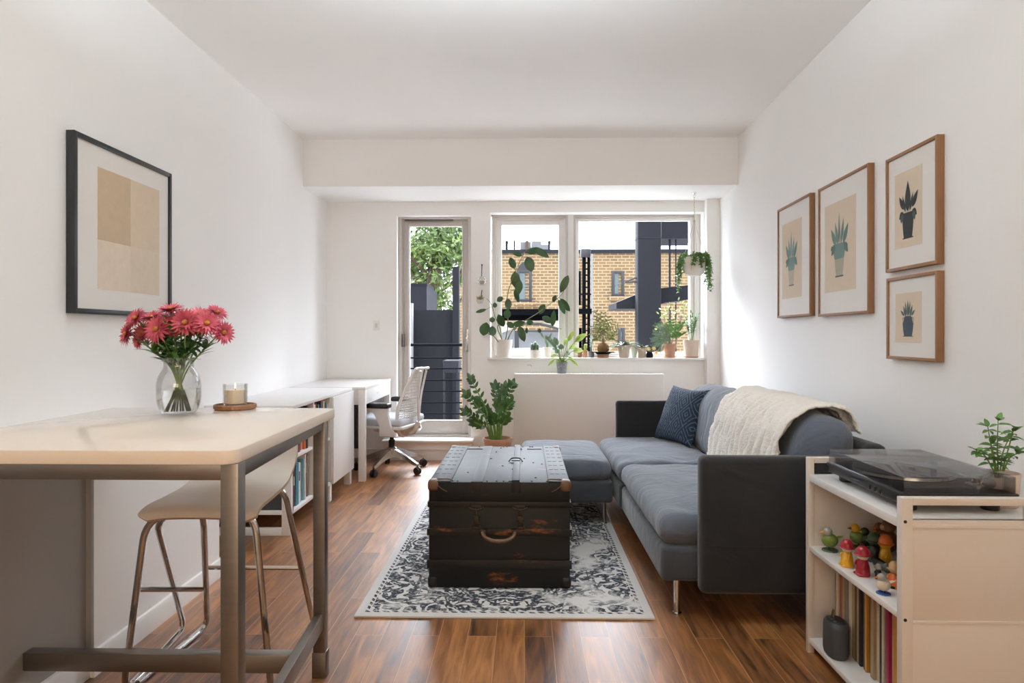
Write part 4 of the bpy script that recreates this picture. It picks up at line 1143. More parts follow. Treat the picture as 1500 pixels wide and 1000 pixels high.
# ================================================================ OFFICE CHAIR
def office_chair():
    cx, cy = -1.125, 5.545
    A = math.radians(166)
    t = thing('office_chair', (cx, cy, 0), 'white mesh office chair with black armrests at the desk', 'chair')
    R = Matrix.Translation((cx, cy, 0)) @ Matrix.Rotation(A, 4, 'Z')
    def put(b, name, mat, parent=t, **k):
        b.xform(R); return b.build(name, mat, parent, **k)
    # five star base in local angles
    b = B()
    for q in range(5):
        a = math.radians(-107 + 72 * q) - A
        d = Vector((math.cos(a), math.sin(a), 0)); s = Vector((-d.y, d.x, 0))
        prev = None; secs = []
        for u, w, z0, z1 in ((0.02, 0.028, 0.115, 0.19), (0.10, 0.024, 0.115, 0.168), (0.2, 0.019, 0.098, 0.132), (0.285, 0.015, 0.072, 0.098), (0.305, 0.012, 0.07, 0.09)):
            c = d * u
            secs.append([b.v(c + s * w + Vector((0, 0, z0))), b.v(c + s * w * 0.6 + Vector((0, 0, z1))), b.v(c - s * w * 0.6 + Vector((0, 0, z1))), b.v(c - s * w + Vector((0, 0, z0)))])
        for p, q2 in zip(secs, secs[1:]):
            for k in range(4):
                b._f([p[k], p[(k + 1) % 4], q2[(k + 1) % 4], q2[k]])
        b._f(secs[-1])
    b.lathe([(0, 0.11), (0.04, 0.11), (0.042, 0.19), (0.03, 0.2), (0, 0.2)], (0, 0, 0), 20)
    bmesh.ops.recalc_face_normals(b.bm, faces=b.bm.faces)
    put(b, 'star_base', M['alu'])
    for q in range(5):
        a = math.radians(-107 + 72 * q) - A
        d = Vector((math.cos(a), math.sin(a), 0)); s = Vector((-d.y, d.x, 0))
        c = d * 0.3
        b = B()
        Mx = s.to_track_quat('Z', 'Y').to_matrix()
        for off in (-0.021, 0.004):
            b.lathe([(0, 0), (0.027, 0), (0.030, 0.003), (0.030, 0.014), (0.027, 0.017), (0, 0.017)], c + s * off + Vector((0, 0, 0.0305)), 18, M=Mx)
        b.tube([c + Vector((0, 0, 0.03)), c + Vector((0, 0, 0.075))], 0.008, 8)
        b.box(c.x - 0.012, c.x + 0.012, c.y - 0.012, c.y + 0.012, 0.05, 0.062)
        put(b, 'caster', M['black'])
    b = B(); b.lathe([(0.026, 0.19), (0.026, 0.26), (0.017, 0.26), (0.017, 0.36), (0, 0.36)], (0, 0, 0), 16); put(b, 'gas_column', M['black'])
    b = B(); b.box(-0.16, 0.14, -0.10, 0.10, 0.33, 0.385, 0.03, 3); put(b, 'mechanism', M['chair_white'])
    b = B(); b.cushion(-0.20, 0.27, -0.25, 0.25, 0.40, 0.465, 0.03, (12, 12, 4), 0.012, 0.0); put(b, 'seat', M['chair_seat'], smooth=80)
    b = B(); b.cushion(-0.21, 0.275, -0.255, 0.255, 0.375, 0.408, 0.015, (8, 8, 3), 0.0, 0.0); put(b, 'seat_pan', M['chair_white'], smooth=80)
    for s in (-1, 1):
        b = B()
        sec = []
        for x0, x1, y, z in ((-0.17, 0.0, 0.19, 0.315), (-0.16, -0.02, 0.250, 0.33), (-0.125, -0.03, 0.268, 0.42), (-0.105, 0.015, 0.272, 0.51), (-0.11, 0.085, 0.272, 0.558)):
            sec.append([b.v((x0, s * y, z)), b.v((x1, s * y, z)), b.v((x1, s * (y + 0.026), z)), b.v((x0, s * (y + 0.026), z))])
        for p, q2 in zip(sec, sec[1:]):
            for k in range(4):
                b._f([p[k], p[(k + 1) % 4], q2[(k + 1) % 4], q2[k]])
        b._f(sec[0]); b._f(sec[-1])
        bmesh.ops.recalc_face_normals(b.bm, faces=b.bm.faces)
        a_ = put(b, 'arm', M['chair_white'], smooth=45)
        b = B(); b.box(-0.115, 0.125, s * 0.278 - 0.045, s * 0.278 + 0.045, 0.557, 0.598, 0.014, 3); b.xform(R); b.build('arm_pad', M['black'], a_)
    # back: outline as width by height, recline by height
    H = [(0.305, 0.05, -0.14), (0.33, 0.13, -0.165), (0.38, 0.19, -0.19), (0.45, 0.218, -0.20), (0.52, 0.212, -0.20), (0.60, 0.182, -0.205), (0.70, 0.140, -0.225), (0.80, 0.10, -0.25), (0.855, 0.078, -0.265), (0.865, 0.06, -0.268)]
    Hs = smooth_pts([(h, w, x) for h, w, x in H], 4)
    def bp(h, w, x, u):
        return Vector((x + 0.05 * (u * u) * min(1, w / 0.2), u * w, h))
    L1 = [bp(p.x, p.y, p.z, -1) for p in Hs]; R1 = [bp(p.x, p.y, p.z, 1) for p in Hs]
    b = B(); b.tube(L1 + R1[::-1], 0.014, 8, closed=True); put(b, 'back_frame', M['chair_white'], smooth=60)
    b = B(); rows = [[bp(p.x, p.y, p.z, -1 + 2 * k / 22) for k in range(23)] for p in Hs]; b.sheet(rows)
    o = put(b, 'back_mesh', M['chair_white'], smooth=60)
    md = o.modifiers.new('strands', 'WIREFRAME'); md.thickness = 0.0085; md.use_even_offset = False
    b = B(); b.tube(smooth_pts([(-0.06, 0, 0.34), (-0.19, 0, 0.33), (-0.245, 0, 0.42)]), 0.022, 8)
    b.tube(smooth_pts([(-0.245, 0, 0.42), (-0.255, 0.03, 0.64), (-0.29, 0.06, 0.85)]), 0.010, 8); b.tube(smooth_pts([(-0.245, 0, 0.42), (-0.255, -0.03, 0.64), (-0.29, -0.06, 0.85)]), 0.010, 8)
    b.tube(smooth_pts([(-0.266, -0.08, 0.858), (-0.30, -0.085, 0.87), (-0.30, 0.085, 0.87), (-0.266, 0.08, 0.858)]), 0.010, 8)
    put(b, 'back_spine', M['chair_white'], smooth=60)
office_chair()

# ================================================================ RUG, TRUNK
RX0, RX1, RY0, RY1 = -0.692, 0.527, 2.648, 4.52
M['rug'] = rug_mat(RX1 - RX0, RY1 - RY0)
b = B(); b.box(RX0, RX1, RY0, RY1, 0.0005, 0.010, 0.003, 2)
b.build('area_rug', M['rug'], origin=((RX0 + RX1) / 2, (RY0 + RY1) / 2, 0.0), label='distressed grey and white oriental rug under the black trunk', cat='rug')
M['seam'] = pm('dark_seam', (28, 28, 30), 0.8, var=0.1)

def trunk():
    X0, X1, Y0, Y1, Z0, Z1 = -0.430, 0.205, 2.944, 3.885, 0.012, 0.487
    t = thing('steamer_trunk', ((X0 + X1) / 2, (Y0 + Y1) / 2, Z0), 'old black steamer trunk used as coffee table on the rug', 'trunk')
    zl = 0.395
    b = B(); b.box(X0, X1, Y0, Y1, Z0, zl - 0.003, 0.004); b.build('body', M['trunk'], t)
    b = B(); b.box(X0, X1, Y0, Y1, zl, Z1, 0.005); lid = b.build('lid', M['trunk'], t)
    kz = lambda py: atY(731, py, Y0).z
    for pa, pb in ((774, 784), (819.5, 832)):
        b = B(); z1, z0 = kz(pa), kz(pb)
        b.box(X0 - 0.008, X1 + 0.008, Y0 - 0.008, Y0 + 0.004, z0, z1, 0.002); b.box(X0 - 0.008, X1 + 0.008, Y1 - 0.004, Y1 + 0.008, z0, z1, 0.002)
        b.box(X0 - 0.008, X0 + 0.004, Y0, Y1, z0, z1, 0.002); b.box(X1 - 0.004, X1 + 0.008, Y0, Y1, z0, z1, 0.002)
        b.build('slat_band', M['trunk_slat'], t)
    b = B(); z1, z0 = kz(734.5), kz(743)
    b.box(X0 - 0.005, X1 + 0.005, Y0 - 0.005, Y0 + 0.004, z0, z1, 0.0015); b.box(X0 - 0.005, X0 + 0.004, Y0, Y1, z0, z1, 0.0015); b.box(X1 - 0.004, X1 + 0.005, Y0, Y1, z0, z1, 0.0015)
    b.build('lid_edge', M['trunk_slat'], lid)
    kx = lambda px: atY(px, 706, Y0).x
    for pa, pb, h in ((628.5, 660.4, .004), (803.5, 834.5, .004), (690, 707.2, .003), (750, 761, .010)):
        b = B(); b.box(kx(pa), kx(pb), Y0 - 0.002, Y1 + 0.002, Z1 - 0.001, Z1 + h, 0.0015); b.build('top_slat', M['trunk'], lid)
    # end straps down the front of the lid
    for px in (698, 756):
        x = kx(px)
        b = B(); b.box(x - 0.02, x + 0.02, Y0 - 0.003, Y0 + 0.002, kz(721), Z1 + 0.002, 0.001); b.build('end_strap', M['trunk_slat'], lid)
    # hinges at the far end
    for pa, pb in ((683, 708), (772, 793)):
        q0 = atY(pa, 660, Y1 - 0.08).x; q1 = atY(pb, 660, Y1 - 0.08).x
        b = B(); b.box(q0, q1, Y1 - 0.095, Y1 - 0.075, Z1, Z1 + 0.004, 0.001); b.build('hinge_bar', M['iron'], lid)
    # clasp on the raised slat
    cxx = atZ(755.5, 676, Z1).x; cyy = atZ(755.5, 676, Z1).y
    b = B(); b.box(cxx - 0.022, cxx + 0.022, cyy - 0.03, cyy - 0.005, Z1 + 0.009, Z1 + 0.014, 0.001)
    b.tube(smooth_pts([(cxx - 0.035, cyy - 0.02, Z1 + 0.006), (cxx - 0.02, cyy + 0.012, Z1 + 0.016), (cxx + 0.02, cyy + 0.012, Z1 + 0.016), (cxx + 0.035, cyy - 0.02, Z1 + 0.006)]), 0.004, 6); b.build('clasp', M['iron'], lid)
    # rivets
    b = B(); rnd = random.Random(3)
    for i in range(9):
        y = Y0 + 0.06 + (Y1 - Y0 - 0.12) * i / 8
        for xx in (X0 + 0.018, X0 + 0.05, X0 + 0.075, X1 - 0.018, X1 - 0.05, X1 - 0.075):
            b.box(xx - 0.009, xx + 0.009, y - 0.003, y + 0.003, Z1 + 0.003, Z1 + 0.0055)
    for i in range(34):
        x = rnd.uniform(X0 + 0.1, X1 - 0.1); y = Y0 + 0.02 if i < 12 else (Y1 - 0.02 if i < 20 else rnd.uniform(Y0, Y1))
        b.ball((x, y, Z1 + 0.002), 0.005, 8, (1, 1, 0.5))
    b.build('rivet', M['iron'], lid)
    # corner caps
    for x, sx in ((X0, 1), (X1, -1)):
        for y, sy in ((Y0, 1), (Y1, -1)):
            b = B(); b.cushion(x - 0.007 * sx if sx > 0 else x - 0.045, x + 0.045 if sx > 0 else x + 0.007, y - 0.008 if sy > 0 else y - 0.055, y + 0.055 if sy > 0 else y + 0.008, Z1 - 0.042, Z1 + 0.009, 0.016, (5, 5, 5), 0, 0)
            b.build('corner_cap', M['leather'], lid, smooth=80)
            b = B(); b.cushion(x - 0.006 * sx if sx > 0 else x - 0.04, x + 0.04 if sx > 0 else x + 0.006, y - 0.006 if sy > 0 else y - 0.04, y + 0.04 if sy > 0 else y + 0.006, Z0 - 0.001, Z0 + 0.05, 0.014, (5, 5, 5), 0, 0)
            b.build('corner_cap', M['trunk_slat'], t, smooth=80)
    # wire straps at the front corners
    for s, x in ((1, X0), (-1, X1)):
        b = B(); b.tube(smooth_pts([(x + s * 0.03, Y0 + 0.03, Z1 + 0.006), (x + s * 0.07, Y0 + 0.012, Z1 + 0.012), (x + s * 0.1, Y0 + 0.02, Z1 + 0.008)]), 0.0028, 6)
        b.tube(smooth_pts([(x + s * 0.035, Y0 - 0.003, Z1 - 0.01), (x + s * 0.06, Y0 - 0.005, Z1 - 0.03), (x + s * 0.083, Y0 - 0.004, Z1 - 0.042)]), 0.002, 6); b.build('corner_wire', M['leather'], lid)
    # latches
    for px in (697.5, 762):
        x = kx(px)
        b = B()
        b.box(x - 0.022, x + 0.022, Y0 - 0.006, Y0 + 0.002, kz(746), kz(739.5), 0.002)
        b.tube(smooth_pts([(x - 0.034, Y0 - 0.004, kz(743)), (x - 0.012, Y0 - 0.006, kz(746)), (x + 0.012, Y0 - 0.006, kz(746)), (x + 0.034, Y0 - 0.004, kz(743))]), 0.004, 6)
        b.box(x - 0.006, x + 0.006, Y0 - 0.01, Y0 + 0.002, kz(757), kz(745), 0.002)
        b.box(x - 0.013, x + 0.013, Y0 - 0.014, Y0 + 0.002, kz(766), kz(755), 0.002)
        b.box(x - 0.017, x - 0.011, Y0 - 0.012, Y0 + 0.002, kz(773), kz(762), 0.001); b.box(x + 0.011, x + 0.017, Y0 - 0.012, Y0 + 0.002, kz(773), kz(762), 0.001)
        b.box(x - 0.02, x + 0.02, Y0 - 0.012, Y0 + 0.002, kz(774.5), kz(770), 0.001)
        b.build('latch', M['iron'], t)
    # handle
    b = B(); hx = kx(731); w = 0.073
    b.tube(smooth_pts([(hx - w, Y0 - 0.014, kz(777)), (hx - w * .9, Y0 - 0.022, kz(783)), (hx - w * .5, Y0 - 0.03, kz(788)), (hx, Y0 - 0.032, kz(789)), (hx + w * .5, Y0 - 0.03, kz(788)), (hx + w * .9, Y0 - 0.022, kz(783)), (hx + w, Y0 - 0.014, kz(777))]), [0.006] + [0.009] * 35 + [0.006], 10)
    h = b.build('handle', M['leather'], t, smooth=70)
    b = B()
    for s in (-1, 1):
        b.box(hx + s * w - 0.014, hx + s * w + 0.014, Y0 - 0.02, Y0 + 0.001, kz(783), kz(774), 0.003)
    b.build('handle_mount', M['iron'], h)
trunk()
# ================================================================ SOFA, OTTOMAN, PILLOW, THROW
def sofa():
    t = thing('sectional_sofa', (1.05, 3.7, 0), 'charcoal fabric sofa with low arms along the right wall', 'sofa')
    S, C = M['sofa'], M['sofa_cushion']
    for y0, y1, x0 in ((2.672, 3.765, 0.556), (3.772, 4.80, 0.545)):
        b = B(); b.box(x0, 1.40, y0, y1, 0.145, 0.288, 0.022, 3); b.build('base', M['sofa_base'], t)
    b = B(); b.box(0.695, 1.46, 2.595, 2.668, 0.122, 0.668, 0.026, 3); a = b.build('armrest', S, t)
    b = B(); z = atY(1100, 800.5, 2.595).z; b.box(0.715, 1.45, 2.5938, 2.5958, z - 0.0008, z + 0.0008); b.build('seam', M['seam'], a)
    b = B(); b.box(0.672, 1.52, 4.802, 4.875, 0.122, 0.668, 0.026, 3); b.build('armrest', S, t)
    b = B(); b.box(1.385, 1.475, 2.668, 4.80, 0.125, 0.705, 0.035, 4); b.build('back_frame', S, t)
    for (x, y) in ((0.63, 2.72), (0.63, 4.72), (1.40, 2.72), (1.40, 4.72)):
        b = B(); b.lathe([(0, 0), (0.019, 0), (0.019, 0.006), (0.0135, 0.008), (0.0135, 0.146), (0, 0.146)], (x, y, 0), 18); b.build('leg', M['chrome'], t)
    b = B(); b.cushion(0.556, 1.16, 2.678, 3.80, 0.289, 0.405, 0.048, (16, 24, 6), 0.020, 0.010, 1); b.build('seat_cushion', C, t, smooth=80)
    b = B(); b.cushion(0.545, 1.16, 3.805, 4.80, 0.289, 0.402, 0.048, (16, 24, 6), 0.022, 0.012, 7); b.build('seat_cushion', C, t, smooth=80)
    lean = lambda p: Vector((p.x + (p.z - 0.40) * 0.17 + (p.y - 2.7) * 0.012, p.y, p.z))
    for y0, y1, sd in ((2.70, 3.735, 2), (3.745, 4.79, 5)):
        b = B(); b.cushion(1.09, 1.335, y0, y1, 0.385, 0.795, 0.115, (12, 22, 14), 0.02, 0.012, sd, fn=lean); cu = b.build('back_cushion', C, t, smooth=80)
sofa()
def ottoman():
    t = thing('ottoman', (0.26, 4.22, 0), 'charcoal fabric ottoman joined to the far end of the sofa', 'ottoman')
    b = B(); b.box(-0.015, 0.528, 3.905, 4.72, 0.145, 0.280, 0.022, 3); b.build('base', M['sofa_base'], t)
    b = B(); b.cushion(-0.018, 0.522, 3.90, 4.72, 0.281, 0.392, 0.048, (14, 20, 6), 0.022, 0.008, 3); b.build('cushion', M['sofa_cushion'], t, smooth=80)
    for (x, y) in ((0.03, 3.96), (0.03, 4.66), (0.48, 3.96), (0.48, 4.66)):
        zz = 0.0102 if y < 4.5 else 0.0
        b = B(); b.lathe([(0, zz), (0.019, zz), (0.019, 0.018), (0.0135, 0.02), (0.0135, 0.146), (0, 0.146)], (x, y, 0), 16); b.build('leg', M['chrome'], t)
ottoman()
def pillow():
    c = Vector((1.075, 4.50, 0.60))
    u = Vector((0.16, -0.40, 0)).normalized(); v = Vector((0.15, 0.03, 0.35)); v = (v - u * v.dot(u)).normalized(); n = u.cross(v)
    b = B(); N = 20
    for sgn in (1, -1):
        rows = []
        for j in range(N + 1):
            row = []
            for i in range(N + 1):
                a, e = -1 + 2 * i / N, -1 + 2 * j / N
                x = 0.215 * a * (1 - 0.10 * (1 - e * e)); y = 0.205 * e * (1 - 0.10 * (1 - a * a))
                h = 0.072 * ((1 - a * a) * (1 - e * e)) ** 0.42
                row.append(Vector((x, y, sgn * h + 0.006 * noise.noise(Vector((a * 2, e * 2, sgn))))))
            rows.append(row)
        b.sheet(rows, flip=sgn < 0)
    bmesh.ops.remove_doubles(b.bm, verts=b.bm.verts, dist=2e-3)
    o = b.build('throw_pillow', M['pillow'], smooth=80, label='navy blue diamond patterned square pillow in the far sofa corner', cat='pillow', origin=(0, 0, 0))
    R = Matrix((u, v, n)).transposed().to_4x4()
    o.matrix_world = Matrix.Translation(c) @ R
pillow()
def throw():
    pr = [(1.062, .455), (1.075, .53), (1.09, .61), (1.108, .69), (1.142, .755), (1.20, .806), (1.28, .828), (1.345, .818), (1.392, .785), (1.408, .75), (1.412, .725)]
    prof = smooth_pts([(x, 0, z) for x, z in pr], 9)
    NV, NU = len(prof), 190
    rows = []
    for i in range(NU + 1):
        s = i / NU
        row = []
        for k, p in enumerate(prof):
            q = k / (NV - 1)
            y = 2.83 + (3.78 - 2.83) * s + 0.012 * math.sin(q * 9 + 1) * (1 if 0 else 0.5)
            # skew: far edge hangs lower and further along
            y += 0.05 * (1 - q) * (s - 0.5)
            k1, k2 = prof[max(k - 1, 0)], prof[min(k + 1, NV - 1)]
            tx, tz = k2.x - k1.x, k2.z - k1.z; l = math.hypot(tx, tz) or 1
            nrm = Vector((-tz / l, 0, tx / l))
            f = 0.019 * abs(math.sin(s * PI * 13 + 2.4 * noise.noise(Vector((s * 3, q * 4, 0))) + 0.5 * math.sin(q * 26 + 6 * noise.noise(Vector((s * 9, 0, 0)))))) + 0.012 * noise.noise(Vector((s * 5, q * 1.5, 8))) + 0.006 * noise.noise(Vector((s * 26, q * 10, 3))) + 0.003 * noise.noise(Vector((s * 90, q * 45, 1)))
            edge = min(s, 1 - s)
            if edge < 0.03: f += 0.010 * (1 - edge / 0.03) * (0.7 + 0.6 * noise.noise(Vector((s * 40, q * 60, 5))))
            x = p.x + (y - 2.7) * 0.012
            pt_ = Vector((x, y, p.z)) + nrm * (0.004 + f)
            if k == 0: pt_.z += 0.012 * noise.noise(Vector((s * 30, 0, 0)))
            row.append(pt_)
        rows.append(row)
    b = B(); b.sheet(rows)
    o = b.build('throw_blanket', M['throw'], smooth=80, label='cream cable knit throw blanket draped over the sofa back', cat='blanket', origin=(1.25, 3.3, 0.8))
    md = o.modifiers.new('thickness', 'SOLIDIFY'); md.thickness = 0.008; md.offset = 1
throw()

# ================================================================ SIDE SHELF WITH RECORDS
SX0, SX1, SY0, SY1 = 1.026, 1.445, 1.80, 2.41
def shelf_unit():
    t = thing('record_shelf', ((SX0 + SX1) / 2, 2.1, 0), 'low cream shelf unit beside the sofa with records and turntable', 'shelf unit')
    L_, K = M['lacquer_in'], M['lacquer']
    zr, zt = 0.706, 0.645
    b = B(); b.box(SX0 + 0.004, SX1, SY0 + 0.01, SY1 - 0.006, zt - 0.026, zt, 0.002); b.build('top_board', K, t)
    b = B(); b.box(SX0 + 0.004, SX1, SY0 + 0.01, SY1 - 0.006, 0.368, 0.386, 0.002); b.build('shelf', K, t)
    b = B(); b.box(SX0 + 0.004, SX1, SY0 + 0.01, SY1 - 0.006, 0.036, 0.054, 0.002); b.build('bottom_board', K, t)
    b = B(); b.box(SX1 - 0.012, SX1, SY0 + 0.01, SY1 - 0.006, 0.054, zt - 0.026); b.build('back_panel', L_, t)
    for name, ya, yb in (('near', SY0, SY0 + 0.026), ('far', SY1 - 0.022, SY1)):
        b = B()
        w = 0.030 if name == 'near' else 0.022
        b.box(SX0, SX0 + w, ya, yb, 0, zr, 0.002); b.box(SX1 - 0.078 if name == 'near' else SX1 - 0.022, SX1, ya, yb, 0, zr, 0.002)
        b.box(SX0 + w, SX1 - 0.022, ya, yb, zr - 0.020, zr, 0.002)
        fr = b.build('end_frame', L_, t)
        yy = (ya + 0.004, yb - 0.006)
        b = B(); b.box(SX0 + w, SX1 - 0.02, *yy, 0.370, zt, 0.0015); b.box(SX0 + w, SX1 - 0.02, *yy, 0.036, 0.366, 0.0015); b.box(SX0 + w, SX1 - 0.02, ya + 0.001, yb - 0.002, 0.364, 0.372, 0.001); b.box(SX0 + w, SX1 - 0.02, ya + 0.001, yb - 0.002, zt - 0.022, zt - 0.012, 0.001)
        b.build('end_panel', L_, t)
    b = B()
    for py in (764, 908):
        p = atY(1326, py, SY0)
        b = B(); b.lathe([(0.0045, 0), (0.0045, 0.0012), (0.0016, 0.0012), (0.0016, 0.0002), (0, 0.0002)], (p.x, SY0, p.z), 14, M=Matrix.Rotation(PI / 2, 3, 'X')); b.build('screw', M['iron'], t)
shelf_unit()

def turntable():
    X0, X1, Y0, Y1 = 1.066, 1.392, 1.872, 2.33
    z = 0.6455
    t = thing('turntable', ((X0 + X1) / 2, (Y0 + Y1) / 2, z), 'black turntable under a smoky lid on the cream shelf unit', 'turntable')
    b = B(); b.box(X0 + 0.004, X1, Y0, Y1, z + 0.022, z + 0.052, 0.004); b.box(X0, X1, Y0 - 0.003, Y1 + 0.003, z + 0.046, z + 0.056, 0.003); b.build('plinth', M['black'], t)
    for (x, y) in ((X0 + 0.045, Y0 + 0.05), (X0 + 0.045, Y1 - 0.05), (X1 - 0.045, Y0 + 0.05), (X1 - 0.045, Y1 - 0.05)):
        b = B(); b.lathe([(0, 0), (0.022, 0), (0.024, 0.003), (0.024, 0.018), (0.018, 0.023), (0, 0.023)], (x, y, z), 20); b.build('foot', M['black'], t)
    c = Vector((X0 + 0.165, (Y0 + Y1) / 2 + 0.055, z + 0.056))
    b = B(); b.lathe([(0, 0), (0.146, 0), (0.148, 0.003), (0.146, 0.012), (0, 0.012)], c, 48); b.build('platter', M['alu'], t)
    b = B(); b.lathe([(0, 0.012), (0.144, 0.012), (0.144, 0.0145), (0, 0.0145)], c, 48); b.build('slipmat', M['black_gloss'], t)
    b = B(); b.lathe([(0, 0.014), (0.003, 0.014), (0.003, 0.024), (0, 0.025)], c, 10); b.build('spindle', M['chrome'], t)
    b = B(); px, py = X1 - 0.055, Y0 + 0.09
    b.lathe([(0, 0), (0.03, 0), (0.03, 0.008), (0.014, 0.01), (0.014, 0.026), (0, 0.026)], (px, py, z + 0.056), 20)
    b.tube(smooth_pts([(px, py - 0.055, z + 0.078), (px, py, z + 0.078), (px - 0.02, py + 0.12, z + 0.078), (px - 0.08, py + 0.20, z + 0.076)]), 0.004, 8)
    b.lathe([(0, 0), (0.013, 0), (0.013, 0.022), (0, 0.022)], (px, py - 0.04, z + 0.078), 16, M=Matrix.Rotation(PI / 2, 3, 'X'))
    b.box(px - 0.09, px - 0.074, py + 0.195, py + 0.225, z + 0.070, z + 0.079, 0.002)
    b.build('tonearm', M['chrome'], t)
    # front edge: badge and buttons, on the side facing the room
    b = B(); y = atX(1251, 706, X0).y; b.box(X0 + 0.002, X0 + 0.0045, y - 0.028, y + 0.024, z + 0.033, z + 0.0365); b.build('badge', M['alu'], t)
    for px_ in (1275, 1282.5, 1290):
        p = atX(px_, 715, X0)
        b = B(); b.lathe([(0, 0), (0.007, 0), (0.007, 0.006), (0, 0.0065)], (X0 + 0.005, p.y, z + 0.035), 14, M=Matrix.Rotation(-PI / 2, 3, 'Y')); b.build('button', M['chrome'], t)
    z0, z1 = z + 0.057, z + 0.103
    b = B()
    CX0, CX1, CY0, CY1 = X0 + 0.006, X1 - 0.006, Y0 + 0.002, Y1 - 0.002
    th = 0.003
    b.box(CX0, CX1, CY0, CY1, z1 - th, z1, 0.001); b.box(CX0, CX0 + th, CY0, CY1, z0, z1 - th); b.box(CX1 - th, CX1, CY0, CY1, z0, z1 - th)
    b.box(CX0 + th, CX1 - th, CY0, CY0 + th, z0, z1 - th); b.box(CX0 + th, CX1 - th, CY1 - th, CY1, z0, z1 - th)
    b.build('dust_cover', M['smoke_cover'], t)
    b = B()
    for y in (CY0 + 0.07, CY1 - 0.07):
        b.box(X1 - 0.008, X1 + 0.006, y - 0.014, y + 0.014, z + 0.05, z + 0.075, 0.002)
    b.build('hinge', M['black'], t)
turntable()

RECC = {'tan': (158, 132, 100), 'cream': (198, 182, 156), 'brick red': (140, 74, 54), 'brown': (98, 74, 52), 'grey': (120, 114, 106), 'black': (34, 31, 30), 'slate': (70, 76, 80), 'amber': (186, 128, 44), 'ochre': (150, 120, 62), 'magenta': (156, 34, 74), 'pink': (196, 150, 140), 'maroon': (96, 40, 44), 'teal': (74, 100, 104)}
RMAT = {k: pm('sleeve_' + k.replace(' ', '_'), v, 0.6, var=0.14, scale=40) for k, v in RECC.items()}
RSEQ = ['ochre', 'cream', 'brown', 'brick red', 'brick red', 'tan', 'grey', 'cream', 'tan', 'brown', 'tan', 'black', 'slate', 'slate', 'amber', 'black', 'tan', 'cream', 'black', 'cream', 'grey', 'magenta', 'pink', 'amber', 'ochre', 'ochre', 'black', 'cream', 'pink', 'maroon', 'teal', 'tan']
def records():
    y = 2.372
    rnd = random.Random(4)
    ORD2 = ORD + ['thirty-first', 'thirty-second']
    W = [rnd.uniform(0.010, 0.022) for _ in RSEQ]
    sc = 0.53 / sum(W)
    for i, (cn, w) in enumerate(zip(RSEQ, W)):
        w *= sc
        a, c = y - w + 0.0008, y - 0.0008
        x0 = 1.112 + rnd.uniform(-.004, .007); h = 0.306 + rnd.uniform(-.004, .003); th = rnd.uniform(-.004, .004)
        b = B(); P_ = [(x0, c, 0.0545), (x0 + 0.314, c, 0.0545), (x0 + 0.314, a, 0.0545), (x0, a, 0.0545)]
        b.prism(P_, (0, 0, h), 0.0012)
        o = b.build('record', [RMAT[cn]], origin=(x0 + 0.157, (a + c) / 2, 0.0545), label=f'{cn} record sleeve, {ORD2[i]} from the far end of the lowest shelf', cat='record', group='records on the bottom shelf')
        y -= w
records()
def speaker():
    p = atZ(1223, 960, 0.0545); cx, cy = 1.066, 2.262
    t = thing('portable_speaker', (cx, cy, 0.0545), 'small charcoal rounded speaker on the lowest shelf before the records', 'speaker')
    b = B(); n = 32; rows = []
    prof = [(0.80, 0), (0.93, 0.006), (1.0, 0.02), (0.98, 0.098), (0.94, 0.112), (0.80, 0.120)]
    for s, z in prof:
        rows.append([Vector((cx + 0.036 * s * math.copysign(abs(math.cos(a)) ** 0.8, math.cos(a)), cy + 0.050 * s * math.copysign(abs(math.sin(a)) ** 0.8, math.sin(a)), 0.0545 + z)) for a in [2 * PI * k / n for k in range(n + 1)]])
    b.sheet(rows)
    bmesh.ops.remove_doubles(b.bm, verts=b.bm.verts, dist=1e-5)
    b._f([v for v in b.bm.verts if abs(v.co.z - 0.0545) < 1e-6][::-1]); 
    b.build('grille_body', M['dark_grey'], t, smooth=60)
    b = B(); rows2 = [rows[-1], [Vector((cx + (p.x - cx) * 0.85, cy + (p.y - cy) * 0.85, 0.0545 + 0.123)) for p in rows[-1]], [Vector((cx, cy, 0.0545 + 0.123))] * (n + 1)]
    b.sheet(rows2[:2]); b.poly(rows2[1][:-1]); b.build('top_pad', M['black'], t)
    b = B()
    for k in (-1, 0, 1):
        b.ball((cx - 0.012, cy + k * 0.02, 0.0545 + 0.1235), 0.006, 10, (1, 1, 0.3))
    b.build('button', M['dark_grey'], t)
    b = B(); b.tube(smooth_pts([(cx, cy + 0.018, 0.0545 + 0.12), (cx + 0.004, cy + 0.026, 0.0545 + 0.142), (cx + 0.006, cy + 0.036, 0.0545 + 0.138), (cx + 0.004, cy + 0.04, 0.0545 + 0.117)]), 0.003, 6); b.build('strap_loop', M['leather'], t)
speaker()

